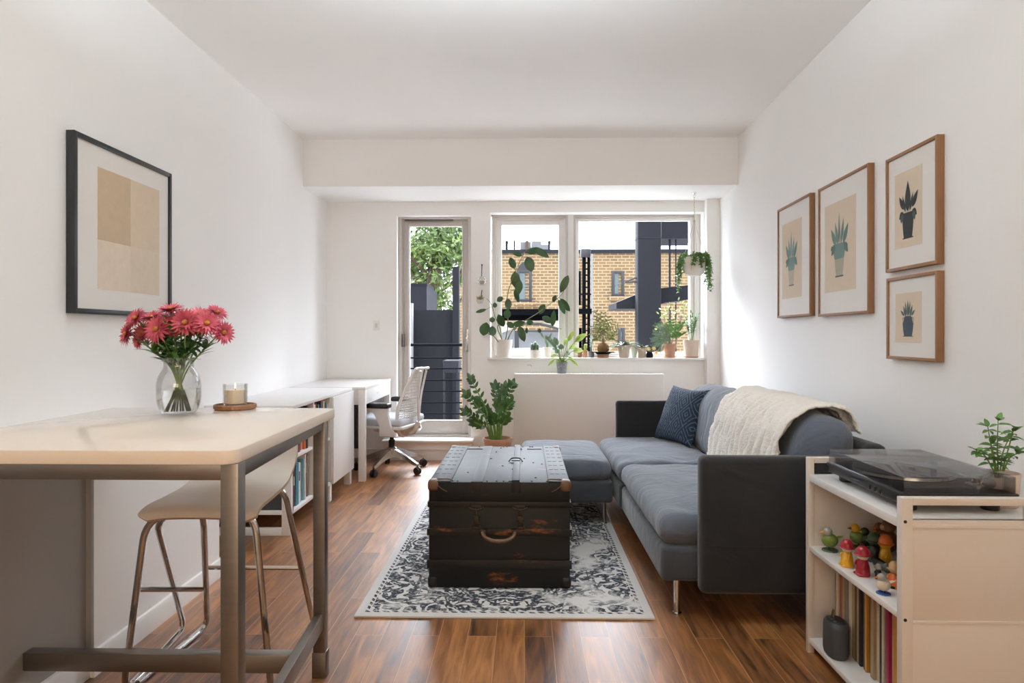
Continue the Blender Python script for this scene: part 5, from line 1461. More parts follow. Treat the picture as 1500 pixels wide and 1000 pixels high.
# plain toy figures on the middle shelf
TOYC = {'yellow': (214, 158, 40), 'red': (150, 26, 38), 'blue': (36, 78, 140), 'black': (22, 22, 26), 'green': (104, 122, 44), 'dark_green': (42, 62, 34), 'brown': (116, 72, 42), 'tan': (192, 150, 104), 'cream': (222, 206, 184), 'orange': (212, 106, 44), 'grey': (104, 100, 96), 'clear_grey': (150, 148, 142)}
TOY = {k: pm('toy_' + k, v, 0.32, var=0.05, scale=40) for k, v in TOYC.items()}
def toy(px, py, h, kind, cols, label, X=None):
    p = atZ(px, py, 0.3865)
    x, y, z = p
    t = thing('toy_figure', (x, y, z), label, 'toy figure', 'toy figures on the record shelf')
    g = lambda k: TOY[k]
    def part(name, b, col): return b.build(name, g(col), t, smooth=70)
    if kind == 'peg':      # body, head, cap
        b = B(); b.lathe([(0, 0), (h * .20, 0), (h * .22, h * .04), (h * .19, h * .30), (h * .13, h * .50), (0, h * .54)], (x, y, z), 20); part('body', b, cols[0])
        b = B(); b.ball((x, y, z + h * .66), h * .19, 16); part('head', b, cols[1])
        b = B(); b.lathe([(h * .215, h * .66), (h * .20, h * .78), (h * .13, h * .90), (0, h * .95)], (x, y, z), 18); b.lathe([(h * .24, h * .64), (h * .26, h * .66), (h * .215, h * .69)], (x, y, z), 18); part('cap', b, cols[2])
        b = B()
        for s in (-1, 1):
            b.tube(smooth_pts([(x, y + s * h * .15, z + h * .44), (x - h * .08, y + s * h * .24, z + h * .36), (x - h * .12, y + s * h * .24, z + h * .26)]), h * .045, 8)
            part('arm', b, cols[0]); b = B()
        if len(cols) > 3:
            b = B()
            for s in (-1, 1):
                b = B(); b.ball((x - h * .12, y + s * h * .11, z + h * .05), h * .10, 12, (1.3, 0.9, 0.5))
                part('shoe', b, cols[3]); b = B()
    elif kind == 'bird':
        b = B(); b.ball((x, y, z + h * .42), h * .27, 16, (1.2, 1, 1.05)); part('body', b, cols[0])
        b = B(); b.ball((x - h * .10, y, z + h * .78), h * .19, 14); part('head', b, cols[1])
        b = B(); b.lathe([(h * .07, 0), (0, h * .2)], (x - h * .25, y, z + h * .77), 10, M=Matrix.Rotation(-PI / 2, 3, 'Y')); part('beak', b, cols[2])
        b = B(); b.leaf((x + h * .2, y, z + h * .46), (1, 0, 0.5), h * .4, h * .26, (0, 0, 1), 0.1, 0.2); part('tail', b, cols[0])
        b = B()
        for s in (-1, 1):
            b.tube([(x, y + s * h * .1, z + h * .2), (x, y + s * h * .1, z + h * .03)], h * .03, 6)
        b.lathe([(0, 0), (h * .32, 0), (h * .32, h * .04), (h * .28, h * .06), (0, h * .06)], (x, y, z), 20); part('stand', b, cols[3])
    elif kind == 'bear':
        b = B(); b.ball((x, y, z + h * .32), h * .27, 16, (0.95, 1, 1.2)); b.ball((x, y, z + h * .76), h * .20, 14)
        for s in (-1, 1):
            b.ball((x - h * .12, y + s * h * .16, z + h * .10), h * .11, 10); b.ball((x - h * .10, y + s * h * .24, z + h * .42), h * .085, 10, (1, 1, 1.5))
            b.ball((x, y + s * h * .14, z + h * .93), h * .06, 8)
        part('body', b, cols[0])
        b = B(); b.ball((x - h * .17, y, z + h * .72), h * .09, 10); b.ball((x - h * .17, y, z + h * .34), h * .16, 12, (0.7, 1, 1.2)); part('belly', b, cols[1])
    elif kind == 'log':
        b = B(); b.lathe([(0, 0), (h * .3, 0.0), (h * .34, h * .2), (h * .3, h * 1.4), (0, h * 1.5)], (x, y + h * .7, z + h * .34), 16, M=Matrix.Rotation(PI / 2, 3, 'X')); part('body', b, cols[0])
        b = B(); b.ball((x, y - h * .85, z + h * .36), h * .34, 12); part('head', b, cols[1])
toy(1216, 806, 0.085, 'bird', ('green', 'clear_grey', 'yellow', 'dark_green'), 'small green and yellow bird figure nearest the far end of the middle shelf')
toy(1241, 829, 0.095, 'peg', ('yellow', 'cream', 'red', 'yellow'), 'yellow peg doll with a red cap on the middle shelf')
toy(1264, 842, 0.100, 'peg', ('red', 'cream', 'red', 'red'), 'all red hooded peg doll at the front of the middle shelf')
toy(1294, 869, 0.062, 'bird', ('cream', 'clear_grey', 'orange', 'blue'), 'tiny bird figure on a round blue base at the shelf front')
toy(1311, 860, 0.085, 'peg', ('orange', 'tan', 'tan', 'black'), 'orange peg doll with tan cap by the near corner post')
toy(1287, 847, 0.050, 'peg', ('black', 'grey', 'clear_grey'), 'small grey headed figure behind the blue based bird')
toy(1281, 822, 0.105, 'peg', ('black', 'black', 'dark_green'), 'shiny black figure behind the red hooded peg doll')
toy(1297, 826, 0.105, 'peg', ('yellow', 'yellow', 'orange'), 'slim yellow figure standing before the brown bear figure')
toy(1290, 833, 0.045, 'log', ('black', 'grey'), 'black figure lying down behind the red hooded peg doll')
toy(1302, 808, 0.120, 'bear', ('brown', 'tan'), 'brown seated bear figure at the back of the middle shelf')
toy(1256, 800, 0.085, 'bird', ('green', 'yellow', 'brown', 'dark_green'), 'olive bird figure at the back, between the red capped and hooded dolls')
toy(1270, 802, 0.075, 'bird', ('dark_green', 'dark_green', 'yellow', 'black'), 'dark green bird figure at the back of the middle shelf')
toy(1288, 800, 0.090, 'bear', ('brown', 'orange'), 'smaller reddish brown bear figure left of the big brown one')

# ================================================================ PICTURES
def black_picture():
    xf = XL + 0.036
    a = atX(109, 300, xf); c = atX(252, 300, xf)
    y0, y1 = a.y, c.y
    z1 = (atX(109, 192, xf).z + atX(252, 253, xf).z) / 2; z0 = (atX(109, 463.5, xf).z + atX(252, 461, xf).z) / 2
    t = thing('picture_frame', (XL, (y0 + y1) / 2, z0), 'large black framed beige colour block print on the left wall', 'picture')
    w = 0.021
    b = B()
    for (ya, yb, za, zb) in ((y0, y0 + w, z0, z1), (y1 - w, y1, z0, z1), (y0 + w, y1 - w, z0, z0 + w), (y0 + w, y1 - w, z1 - w, z1)):
        b.box(XL + 0.001, xf, ya, yb, za, zb, 0.0015)
    b.build('frame', M['frame_black'], t)
    xm = xf - 0.010
    b = B(); b.box(XL + 0.004, xm, y0 + w, y1 - w, z0 + w, z1 - w); b.build('mat_board', M['mat_board'], t)
    # art: four blocks
    ya, yb = atX(143, 300, xm).y, atX(233, 300, xm).y
    ym = atX(191, 300, xm).y
    zt = (atX(143, 244, xm).z + atX(233, 279, xm).z) / 2; zb = (atX(143, 424.5, xm).z + atX(233, 431.5, xm).z) / 2; zm = (atX(143, 352, xm).z + atX(233, 369, xm).z) / 2
    cols = [pm('print_tan', (190, 166, 138), 0.85), pm('print_sand', (208, 188, 165), 0.85), pm('print_pale', (216, 199, 180), 0.85), pm('print_dune', (210, 193, 174), 0.85)]
    b = B()
    for k, (p, q, r, s) in enumerate(((ya, ym, zm, zt), (ym, yb, zm, zt), (ya, ym, zb, zm), (ym, yb, zb, zm))):
        b.mi = k; b.box(xm - 0.001, xm + 0.0012, p, q, r, s)
    b.build('print', cols, t)
black_picture()

def botanical(rect, art, label, pal, style, seed):
    """rect/art: far x, near x, (top,bottom) at far, (top,bottom) at near in pixels"""
    off = 0.030
    n = Vector((-1, WRS, 0)).normalized(); u = Vector((WRS, 1, 0)).normalized()
    O = Vector((wallx(0), 0, 0))
    def uz(px, py, o):
        p = onwall(px, py, o); return ((p - O).dot(u), p.z)
    def box_(b, u0, u1, z0, z1, d0, d1, bev=0.0):
        pts = [O + u * a + n * d0 + Vector((0, 0, z)) for a, z in ((u0, z0), (u1, z0), (u1, z1), (u0, z1))]
        b.prism(pts, n * (d1 - d0), bev)
    xf, xn, (tf, bf), (tn, bn) = rect
    u1 = uz(xf, tf, off)[0]; u0 = uz(xn, tn, off)[0]
    z1 = (uz(xf, tf, off)[1] + uz(xn, tn, off)[1]) / 2; z0 = (uz(xf, bf, off)[1] + uz(xn, bn, off)[1]) / 2
    base = O + u * ((u0 + u1) / 2) + Vector((0, 0, z0))
    t = thing('picture_frame', tuple(base), label, 'picture', 'botanical prints on the right wall')
    w = 0.014
    b = B()
    box_(b, u0, u0 + w, z0, z1, 0.0015, off, 0.001); box_(b, u1 - w, u1, z0, z1, 0.0015, off, 0.001)
    box_(b, u0 + w, u1 - w, z0, z0 + w, 0.0015, off, 0.001); box_(b, u0 + w, u1 - w, z1 - w, z1, 0.0015, off, 0.001)
    b.build('frame', M['wood_frame'], t)
    d = off - 0.008
    b = B(); box_(b, u0 + w, u1 - w, z0 + w, z1 - w, 0.003, d); b.build('mat_board', M['mat_board'], t)
    axf, axn, (atf, abf), (atn, abn) = art
    a1 = uz(axf, atf, d)[0]; a0 = uz(axn, atn, d)[0]
    az1 = (uz(axf, atf, d)[1] + uz(axn, atn, d)[1]) / 2; az0 = (uz(axf, abf, d)[1] + uz(axn, abn, d)[1]) / 2
    b = B(); box_(b, a0, a1, az0, az1, d, d + 0.0008)
    pr = b.build('print', M['paper'], t)
    # ink drawing: a vase with leaves, laid on the paper (s to the right as seen, r up)
    W, H = a1 - a0, az1 - az0
    b = B()
    lay = [0]
    def P2(s, r):
        return O + u * (a1 - s * W) + Vector((0, 0, az0 + r * H)) + n * (d + 0.0010 + 0.00012 * lay[0])
    def shape(pts, mi):
        b.mi = mi; b.poly([P2(s, r) for s, r in pts]); lay[0] += 1
    def leaf2(s, r, ang, L, Wd, mi):
        asp = H / W
        ca, sa = math.cos(ang), math.sin(ang)
        pts = []
        for k in range(13):
            q = k / 12; ww = Wd * math.sin(PI * q ** 0.75)
            pts.append((q * L, ww))
        full = pts + [(x, -y) for x, y in pts[1:-1]][::-1]
        shape([(s + (x * ca - y * sa) * asp, r + (x * sa + y * ca)) for x, y in full], mi)
    def vase(cx, r0, r1, wb, wt, mi, foot=True):
        pts = []
        for k in range(9):
            q = k / 8; pts.append((wb + (wt - wb) * (q ** 0.8) + 0.01 * math.sin(q * PI), r0 + (r1 - r0) * q))
        shape([(cx - x, r) for x, r in pts] + [(cx + x, r) for x, r in pts][::-1], mi)
        if foot: shape([(cx - wb * 1.3, r0 - 0.012), (cx + wb * 1.3, r0 - 0.012), (cx + wb * 1.3, r0 + 0.004), (cx - wb * 1.3, r0 + 0.004)], 2)
    rad = math.radians
    if style == 0:      # broad leaves, pale tall vase
        vase(.49, .17, .40, .10, .15, 3); vase(.49, .36, .53, .145, .20, 0, False)
        for s, r, a, L, w_ in ((.36, .52, 228, .15, .040), (.64, .52, 312, .15, .040), (.38, .52, 122, .23, .040), (.62, .52, 60, .24, .040), (.49, .52, 90, .36, .022), (.44, .52, 103, .27, .030), (.55, .52, 77, .28, .030), (.30, .50, 200, .07, .03), (.68, .50, 340, .07, .03)):
            leaf2(s, r, rad(a), L, w_, 0 if a % 4 else 1)
    elif style == 1:    # dark, wide drooping leaves
        vase(.50, .12, .45, .15, .21, 2); 
        for s, r, a, L, w_ in ((.34, .46, 214, .13, .05), (.30, .45, 255, .13, .04), (.66, .46, 326, .13, .05), (.70, .45, 285, .13, .04), (.50, .46, 90, .40, .065), (.36, .50, 122, .22, .04), (.66, .50, 56, .24, .045), (.50, .68, 90, .19, .012), (.42, .46, 108, .24, .025), (.58, .46, 72, .24, .025)):
            leaf2(s, r, rad(a), L, w_, 2 if a % 2 == 0 else 1)
    else:               # small squat dark jar
        vase(.50, .13, .50, .15, .22, 2); shape([(.34, .5), (.66, .5), (.60, .53), (.40, .53)], 2)
        for s, r, a, L, w_ in ((.50, .52, 90, .34, .035), (.42, .52, 112, .24, .035), (.58, .52, 68, .24, .035), (.36, .54, 140, .17, .03), (.64, .54, 40, .17, .03), (.34, .52, 255, .14, .03), (.68, .52, 285, .16, .03), (.46, .54, 101, .30, .025), (.54, .54, 79, .30, .025)):
            leaf2(s, r, rad(a), L, w_, 1 if s != .34 and s != .68 else 3)
    b.build('drawing', [pm(f'ink_a{seed}', pal[0], .9), pm(f'ink_b{seed}', pal[1], .9), pm(f'ink_c{seed}', pal[2], .9), pm(f'ink_d{seed}', pal[3], .9)], pr)
botanical((1138.5, 1186.5, (304, 464.5), (286.5, 463.5)), (1146, 1174.5, (329, 437), (319, 435.5)), 'leftmost of the botanical prints, narrow pale green plant in wooden frame', ((120, 142, 134), (104, 128, 122), (84, 92, 88), (176, 168, 148)), 0, 1)
botanical((1198, 1272, (276, 462.5), (240, 460)), (1208.5, 1254, (303, 429), (283.5, 423)), 'largest botanical print, grey green plant in tall vase, wooden frame', ((112, 132, 126), (92, 114, 108), (78, 86, 84), (166, 160, 142)), 0, 2)
botanical((1297, 1372.5, (234, 397.5), (197.5, 388)), (1311, 1351, (257, 365.5), (240, 356.5)), 'upper right botanical print with dark almost black plant, wooden frame', ((62, 66, 64), (70, 84, 76), (50, 54, 54), (110, 96, 70)), 1, 3)
botanical((1298, 1372.5, (408, 525), (396, 530.5)), (1312, 1350, (430, 501), (426.5, 502)), 'lower right and smallest botanical print, plant in blue grey jar', ((92, 108, 104), (84, 98, 94), (66, 74, 82), (176, 152, 124)), 2, 4)
# ================================================================ PLANTS
SILL = WZ0 + 0.0022
def pot(t, c, rt, rb, h, mat, saucer=None, rim=0.0, soil_z=None, n=32, belly=None):
    x, y, z = c
    z0 = z
    if saucer:
        b = B(); sr, sh, sm = saucer
        b.lathe([(0, 0), (sr * .92, 0), (sr, sh), (sr * .94, sh), (sr * .88, 0.003), (0, 0.003)], (x, y, z), n); b.build('saucer', sm, t); z0 = z + 0.0035
    w = max(0.003, rt * 0.06)
    if belly:
        prof = [(0, 0), (rb, 0)] + [(r * 1.0, q * h) for q, r in belly] + [(rt, h)]
    else:
        prof = [(0, 0), (rb * .95, 0), (rb, h * .02), (rt, h - rim) if rim == 0 else (rt * .96, h - rim)]
        if rim: prof += [(rt, h - rim), (rt, h)]
        else: prof += [(rt, h)]
    prof += [(rt - w, h), (rt - w * 1.2, h * .86), (0, h * .86)]
    b = B(); b.lathe(prof, (x, y, z0), n); b.build('pot', mat, t)
    b = B(); b.lathe([(rt - w * 1.25, h * .87), (rt * .5, h * .88), (0, h * .885)], (x, y, z0), n); b.build('soil', M['soil'], t)
    return z0 + h * .88

def sill_pos(xc, yb, Y=6.16):
    p = atY(xc, yb, Y); return Vector((p.x, Y, SILL)), Y / FPX

# --- the big rubbery plant
def big_plant():
    c, k = sill_pos(738, 524, 6.15)
    t = thing('wax_plant', tuple(c), 'large sprawling plant with rubbery round leaves in white pot, left on sill', 'plant')
    zt = pot(t, c, 13 * k, 10 * k, 25.5 * k, M['pot_white'], (11 * k, 0.02, M['pot_white']), rim=0.0)
    rnd = random.Random(2)
    st = [[(735.5, 501), (732.5, 481), (725, 463), (720, 446), (713, 437)], [(740, 501), (744, 475), (743, 436), (750, 410), (756, 394), (766, 374), (772, 364)],
          [(743, 501), (748, 488), (755, 479.5), (770, 469), (788, 458), (807.5, 443.5), (822.5, 431.5), (830, 416)], [(742, 501), (752, 482), (768, 476), (783, 473.5), (792, 473), (800, 469)],
          [(730, 501), (724, 493), (716, 489), (712, 485)], [(790, 473), (805, 476), (823, 482)], [(737, 501), (729, 480), (735, 470), (741, 462)]]
    b = B(); pts3 = []
    for si, s in enumerate(st):
        P_ = smooth_pts([atY(x, y, (6.14 if x > 730 else 6.07) + 0.02 * math.sin(i + si) - (0.03 if si in (2, 3) and i > 3 else 0)) for i, (x, y) in enumerate(s)], 5)
        m_ = len(P_)
        b.tube(P_, [0.0052 - 0.003 * i / (m_ - 1) for i in range(m_)], 7)
        pts3 += P_
    b.build('stem', M['stem'], t)
    L_ = [(710, 482, 14, 19, 80), (721.5, 485, 10, 14, 95), (721, 468, 7.5, 7.5, 90), (725, 447, 6, 7, 90), (705, 455, 4.5, 15, 15), (732.5, 438, 7, 10, 30), (744.5, 445, 9, 15.5, 92), (734, 470, 10, 18, 115), (743, 460, 10, 13, 75),
          (758, 372, 7, 14, 155), (750.6, 385.6, 9, 17, 110), (779, 368, 9, 15, 5), (792, 369, 10, 25, -28), (775.6, 386, 13, 21, 105), (755, 409, 12, 22, 95), (760, 420, 10, 20, 80), (756.5, 433, 6, 18, 110), (745, 444, 6, 9, 90),
          (827, 415, 9.5, 25, 66), (812, 437.5, 6, 10, 70), (823, 449, 7.5, 22, 118), (827.5, 446, 8, 22, 128), (794, 452, 9, 15, 60), (810.5, 467, 7.5, 22, 82), (801, 467.5, 9, 15, 150), (776, 472, 7.5, 9, 0),
          (764, 488, 10, 22, 108), (759.5, 474, 8, 17, 8), (790, 484, 5, 6, 90), (771.5, 484, 4, 8, 90), (748, 476, 8, 12, 150)]
    b = B()
    for (px, py, w, l, ang) in L_:
        Y = (6.12 if px > 730 else 6.055) + rnd.uniform(-0.035, 0.02)
        kk = Y / FPX; a = math.radians(ang)
        d = Vector((math.cos(a), rnd.uniform(-.25, .25), math.sin(a)))
        cc = atY(px, py, Y)
        q = min(pts3, key=lambda s_: (s_ - cc).length)
        if (cc + d * l * kk * 0.5 - q).length < (cc - d * l * kk * 0.5 - q).length: d = -d
        base = cc - d.normalized() * l * kk * 0.52
        b.leaf(base, d, l * kk * 1.10, w * kk * 1.16, (rnd.uniform(-.3, .3), -1, rnd.uniform(-.2, .5)), 0.10, 0.10, 7, power=0.62, bias=0.95)
        b.tube([q, q.lerp(base, 0.6) + Vector((0, 0, 0.003)), base], 0.0018, 5)
    b.build('foliage', M['leaf_dark'], t, smooth=60)
big_plant()

def stems_plant(t, top, n, spread, height, leafn, LL, LW, mat, rnd, droop=0.3, curl=0.25, stem_r=0.0018, power=0.8, up=(0, 0, 1), s0=0.3, lean=(0, 0), opposite=True):
    bs, bl = B(), B()
    for i in range(n):
        a = 2 * PI * i / n + rnd.uniform(-.4, .4); sp = spread * rnd.uniform(0.35, 1.0); h = height * rnd.uniform(0.68, 1.0)
        d = Vector((math.cos(a), math.sin(a) * 0.7, 0))
        p0 = Vector(top) + d * min(0.012, spread * .15)
        p1 = p0 + d * sp * 0.4 + Vector((lean[0] * .4, lean[1] * .4, h * 0.55)); p2 = p0 + d * sp + Vector((lean[0], lean[1], h * (1 - droop * sp / max(spread, 1e-6) * 0.5)))
        pts = smooth_pts([p0, p1, p2], 6)
        bs.tube(pts, [stem_r * (1.2 - 0.7 * j / (len(pts) - 1)) for j in range(len(pts))], 5)
        for j in range(leafn):
            s = s0 + (1 - s0) * (j + 0.5) / leafn
            idx = min(len(pts) - 2, int(s * (len(pts) - 1)))
            tg = (pts[idx + 1] - pts[idx]).normalized()
            side = tg.cross(Vector((rnd.uniform(-1, 1), rnd.uniform(-1, 1), rnd.uniform(-.5, .5)))).normalized()
            for sg in ((1, -1) if opposite else (rnd.choice((1, -1)),)):
                dd = (side * sg + tg * 0.7 + Vector((0, 0, rnd.uniform(-.2, .3)))).normalized()
                bl.leaf(pts[idx], dd, LL * rnd.uniform(.7, 1.1) * (1.1 - 0.3 * s), LW * rnd.uniform(.8, 1.1), up, curl, 0.2, 4, power=power)
        bl.leaf(pts[-1], (pts[-1] - pts[-2]), LL, LW, up, curl, 0.2, 4, power=power)
    bs.build('stem', M['stem_green'], t); bl.build('foliage', mat, t, smooth=60)

def grass_plant(t, top, n, L, W, mat, rnd, spread=1.0, curl=0.8, upz=1.0):
    b = B()
    for i in range(n):
        a = 2 * PI * i / n + rnd.uniform(-.3, .3)
        d = Vector((math.cos(a) * spread, math.sin(a) * spread * 0.7, upz * rnd.uniform(0.5, 1.3)))
        b.leaf(Vector(top) + Vector((d.x, d.y, 0)) * 0.006, d, L * rnd.uniform(.65, 1.05), W * rnd.uniform(.8, 1.1), (0, 0, 1), curl * rnd.uniform(.6, 1.2), 0.3, 7, power=0.6)
    return b.build('foliage', mat, t, smooth=60)

R_ = random.Random(12)
# cactus in white bowl
c, k = sill_pos(782.5, 524, 6.15)
t = thing('potted_cactus', tuple(c), 'spiky little cactus in a low white bowl right of the big plant', 'plant')
zt = pot(t, c, 9.5 * k, 7.5 * k, 11 * k, M['pot_white'])
b = B()
for dx, h, r in ((-3.2, 12, 2.4), (1.5, 15, 2.6), (5, 11, 2.2), (-0.5, 9, 2.2)):
    cc = Vector((c.x + dx * k, c.y + R_.uniform(-.01, .01), zt - 0.004))
    b.lathe([(r * k * .8, 0), (r * k, h * k * .4), (r * k * .85, h * k * .8), (0, h * k)], cc, 10)
    for q in range(70):
        a = R_.uniform(0, 2 * PI); z = R_.uniform(.1, 1) * h * k
        b.leaf(cc + Vector((math.cos(a) * r * k * .85, math.sin(a) * r * k * .85, z)), (math.cos(a), math.sin(a), .6), 0.016, 0.003, (0, 0, 1), 0.1, 0.1, 2)
b.build('cactus_body', M['leaf_blue'], t)
# small white pot
c, k = sill_pos(801.5, 521, 6.20)
t = thing('potted_plant', tuple(c), 'small smooth white pot with curled green shoots beside the cactus bowl', 'plant')
zt = pot(t, c, 5.8 * k, 5.2 * k, 15 * k, M['pot_white'])
b = B(); l = B()
for (x, y) in ((795.5, 492), (804, 494), (808, 499), (800, 497)):
    e = atY(x, y, 6.19); b.tube(smooth_pts([(c.x, c.y, zt), Vector((c.x, c.y, zt)).lerp(e, .6) + Vector((0, 0, .01)), e], 5), 0.0035, 6)
    l.leaf(e - Vector((0, 0, .012)), (x - 800, -4, 9), 0.055, 0.02, (0, -1, .4), .3, .2)
b.build('stem', M['stem_green'], t); l.build('foliage', M['leaf_blue'], t)
# variegated plant standing on the radiator cover
p = atY(823, 545.5, 5.96); c = Vector((p.x, 5.965, rz)); k = 5.965 / FPX
t = thing('variegated_plant', tuple(c), 'variegated leafy plant in a grey speckled pot on the radiator cover', 'plant')
zt = pot(t, c, 8.2 * k, 6.5 * k, 16.5 * k, M['pot_speckle'])
b = B(); l1 = B(); l2 = B(); base = Vector((c.x, c.y, zt))
for (x, y, w, lng, mt) in ((806, 497, 7, 1, 1), (811, 503, 8, 1, 1), (815, 499, 8, 1, 1), (813, 509, 8, 1, 1), (828, 500, 6, 1, 2), (836, 491, 7, 1, 2), (850, 493, 10, 1, 2), (846, 512, 9, 1, 2), (838, 507, 8, 1, 2), (812, 520, 7, 1, 2), (818, 528, 9, 1, 2), (827, 531, 10, 1, 2), (836, 524, 6, 1, 2), (831, 516, 9, 1, 1), (822, 508, 9, 1, 1), (817, 514, 9, 1, 1), (842, 530, 4, 1, 2), (808, 529, 4, 1, 2)):
    e = atY(x, y, c.y + R_.uniform(-.05, .02))
    m_ = base.lerp(e, .55) + Vector((0, -.01, .03))
    b.tube(smooth_pts([base, m_, e], 5), 0.0022, 5)
    d = (e - m_); d.z -= 0.01
    (l1 if mt == 1 else l2).leaf(m_.lerp(e, .35), d, d.length * 1.15 + 0.02, w * k * 0.95, (0, -.9, .6), .25, .15, 6, power=.7)
b.build('stem', M['stem_green'], t); l1.build('foliage', M['leaf_blue'], t, smooth=60); l2.build('young_leaf', M['leaf_lime'], t, smooth=60)
# two tiny terracotta pots, a grey tub
for xc, yb, rt, lab, Y in ((849.5, 523.5, 3.6, 'tiny dark terracotta pot half hidden behind the variegated plant', 6.17), (857, 524, 4.2, 'tiny terracotta pot with one upright pale cactus on the sill', 6.14)):
    c, k = sill_pos(xc, yb, Y)
    t = thing('tiny_pot', tuple(c), lab, 'plant')
    zt = pot(t, c, rt * k, rt * .8 * k, 10.5 * k, M['pot_terra'] if xc > 850 else M['pot_brown'], n=20)
    b = B(); hh = (11 if xc > 850 else 5) * k
    b.lathe([(1.6 * k, 0), (2.1 * k, hh * .5), (1.4 * k, hh * .9), (0, hh)], (c.x, c.y, zt - .002), 10); b.build('cactus_body', M['leaf_lime'], t)
c, k = sill_pos(866, 522, 6.19)
t = thing('tiny_pot', tuple(c), 'tiny blue grey tub between the terracotta pots and the palm', 'plant')
zt = pot(t, c, 4.6 * k, 4.2 * k, 8.5 * k, M['pot_grey'], n=20); stems_plant(t, (c.x, c.y, zt), 6, .02, .15, 2, .02, .014, M['leaf_blue'], random.Random(3))
# palm in round brown pot on a tray
c, k = sill_pos(883.5, 524, 6.15)
t = thing('plant_stand', tuple(c), 'dark metal dish on a terracotta base under the palm', 'plant stand')
b = B(); b.lathe([(0, 0), (8 * k, 0), (8.5 * k, 5 * k), (0, 5 * k)], c, 28); b.build('base', M['pot_terra'], t)
b = B(); b.lathe([(0, 5 * k), (9 * k, 5 * k), (12 * k, 7 * k), (17 * k, 7.4 * k), (17 * k, 8.2 * k), (11 * k, 8.2 * k), (8 * k, 6.4 * k), (0, 6.4 * k)], c, 32); b.build('dish', M['rail'], t)
c2 = c + Vector((0, 0, 6.5 * k))
t = thing('potted_palm', tuple(c2), 'feathery olive palm in a round brown pot at sill centre', 'plant')
zt = pot(t, c2, 6.3 * k, 6.6 * k, 14.5 * k, M['pot_brown'], belly=[(.25, 8.2 * k), (.5, 8.7 * k), (.75, 8.2 * k), (.92, 7 * k)])
b = B(); l = B(); base = Vector((c2.x, c2.y, zt)); rn = random.Random(8)
for (x, y) in ((868, 477), (872, 466), (878, 459), (884, 457), (891, 463), (899, 470), (906, 478), (903, 488), (866, 487), (875, 478), (893, 478), (886, 470), (872, 455), (882, 480), (898, 494), (870, 495)):
    e = atY(x, y, c2.y + rn.uniform(-.07, .05)); m_ = base.lerp(e, .5) + Vector((0, 0, .02))
    pts = smooth_pts([base, m_, e], 7)
    b.tube(pts, 0.0018, 5)
    for j in range(5, len(pts), 2):
        tg = (pts[j] - pts[j - 1]).normalized()
        for sg in (-1, 1):
            sd = tg.cross(Vector((0, 1, .3))).normalized() * sg
            l.leaf(pts[j], sd + tg * .9, .042, .012, (0, -1, .4), .3, .2, 4)
b.build('stem', M['stem'], t); l.build('frond', M['leaf_olive'], t, smooth=60)
# overhanging grass like plant
c, k = sill_pos(914, 524.5, 6.13)
t = thing('arching_plant', tuple(c), 'arching blue green strappy plant in a pinkish beige tapered pot', 'plant')
zt = pot(t, c, 9.3 * k, 6.8 * k, 18.5 * k, M['pot_beige'])
grass_plant(t, (c.x, c.y, zt - .004), 64, .155, .016, M['leaf_blue'], random.Random(6), 1.0, 0.75, 0.75)
# pale glass pot
c, k = sill_pos(928.5, 523, 6.20)
t = thing('pale_pot', tuple(c), 'pale green glass pot behind the pinkish beige tapered pot', 'pot')
zt = pot(t, c, 6.5 * k, 5 * k, 15 * k, pm('celadon_glaze', (206, 214, 204), .2), n=24)
# beige pot with stubby succulent
c, k = sill_pos(940.5, 523, 6.15)
t = thing('potted_succulent', tuple(c), 'small taupe pot with a flat rosette succulent left of the dark jar', 'plant')
zt = pot(t, c, 6.6 * k, 5.4 * k, 15 * k, pm('taupe_clay', (182, 164, 148), .8))
grass_plant(t, (c.x, c.y, zt), 26, .075, .02, M['leaf_olive'], random.Random(7), 1.0, 0.2, 0.55)
# dark jar with a yellow flower
c, k = sill_pos(951.5, 524.5, 6.12)
t = thing('dark_jar', tuple(c), 'smallest dark grey jar on the sill holding yellow blossom', 'plant')
zt = pot(t, c, 4.0 * k, 4.9 * k, 8.5 * k, M['slate2'], n=24, belly=[(.3, 5.1 * k), (.6, 5.0 * k), (.85, 3.6 * k)])
b = B(); l = B(); e0 = Vector((c.x, c.y, zt))
for (x, y) in ((961, 516), (958, 510), (950, 511)):
    e = atY(x, y, 6.10); b.tube(smooth_pts([e0, e0.lerp(e, .5) + Vector((0, 0, .02)), e], 5), .0015, 5)
    for q in range(8):
        l.leaf(e, (math.cos(q * .8), -.4, math.sin(q * .8)), .022, .010, (0, -1, 0), .2, .2, 3)
b.build('stem', M['stem_green'], t); l.build('blossom', pm('yellow_petal', (226, 204, 130), .6), t)
# terracotta pot with fern
c, k = sill_pos(981, 524.5, 6.14)
t = thing('potted_fern', tuple(c), 'wispy fern and upright shoots in a terracotta pot', 'plant')
zt = pot(t, c, 8.8 * k, 7.2 * k, 19.5 * k, M['pot_terra'], (9 * k, .012, M['pot_terra']))
b = B(); l = B(); l2 = B(); base = Vector((c.x, c.y, zt)); rn = random.Random(18)
for (x, y) in ((957, 487), (959, 475), (966, 472), (972, 478), (954, 498), (962, 505), (966, 514), (970, 494), (976, 484), (960, 492), (968, 484), (974, 500), (955, 507)):
    e = atY(x, y, c.y + rn.uniform(-.06, .05)); m_ = base.lerp(e, .55) + Vector((0, 0, .035))
    pts = smooth_pts([base, m_, e], 8); b.tube(pts, .0012, 5)
    for j in range(5, len(pts)):
        tg = (pts[j] - pts[j - 1]).normalized()
        for sg in (-1, 1):
            l.leaf(pts[j], tg.cross(Vector((0, 1, .2))).normalized() * sg + tg * .4, .028, .008, (0, -1, .4), .2, .1, 3)
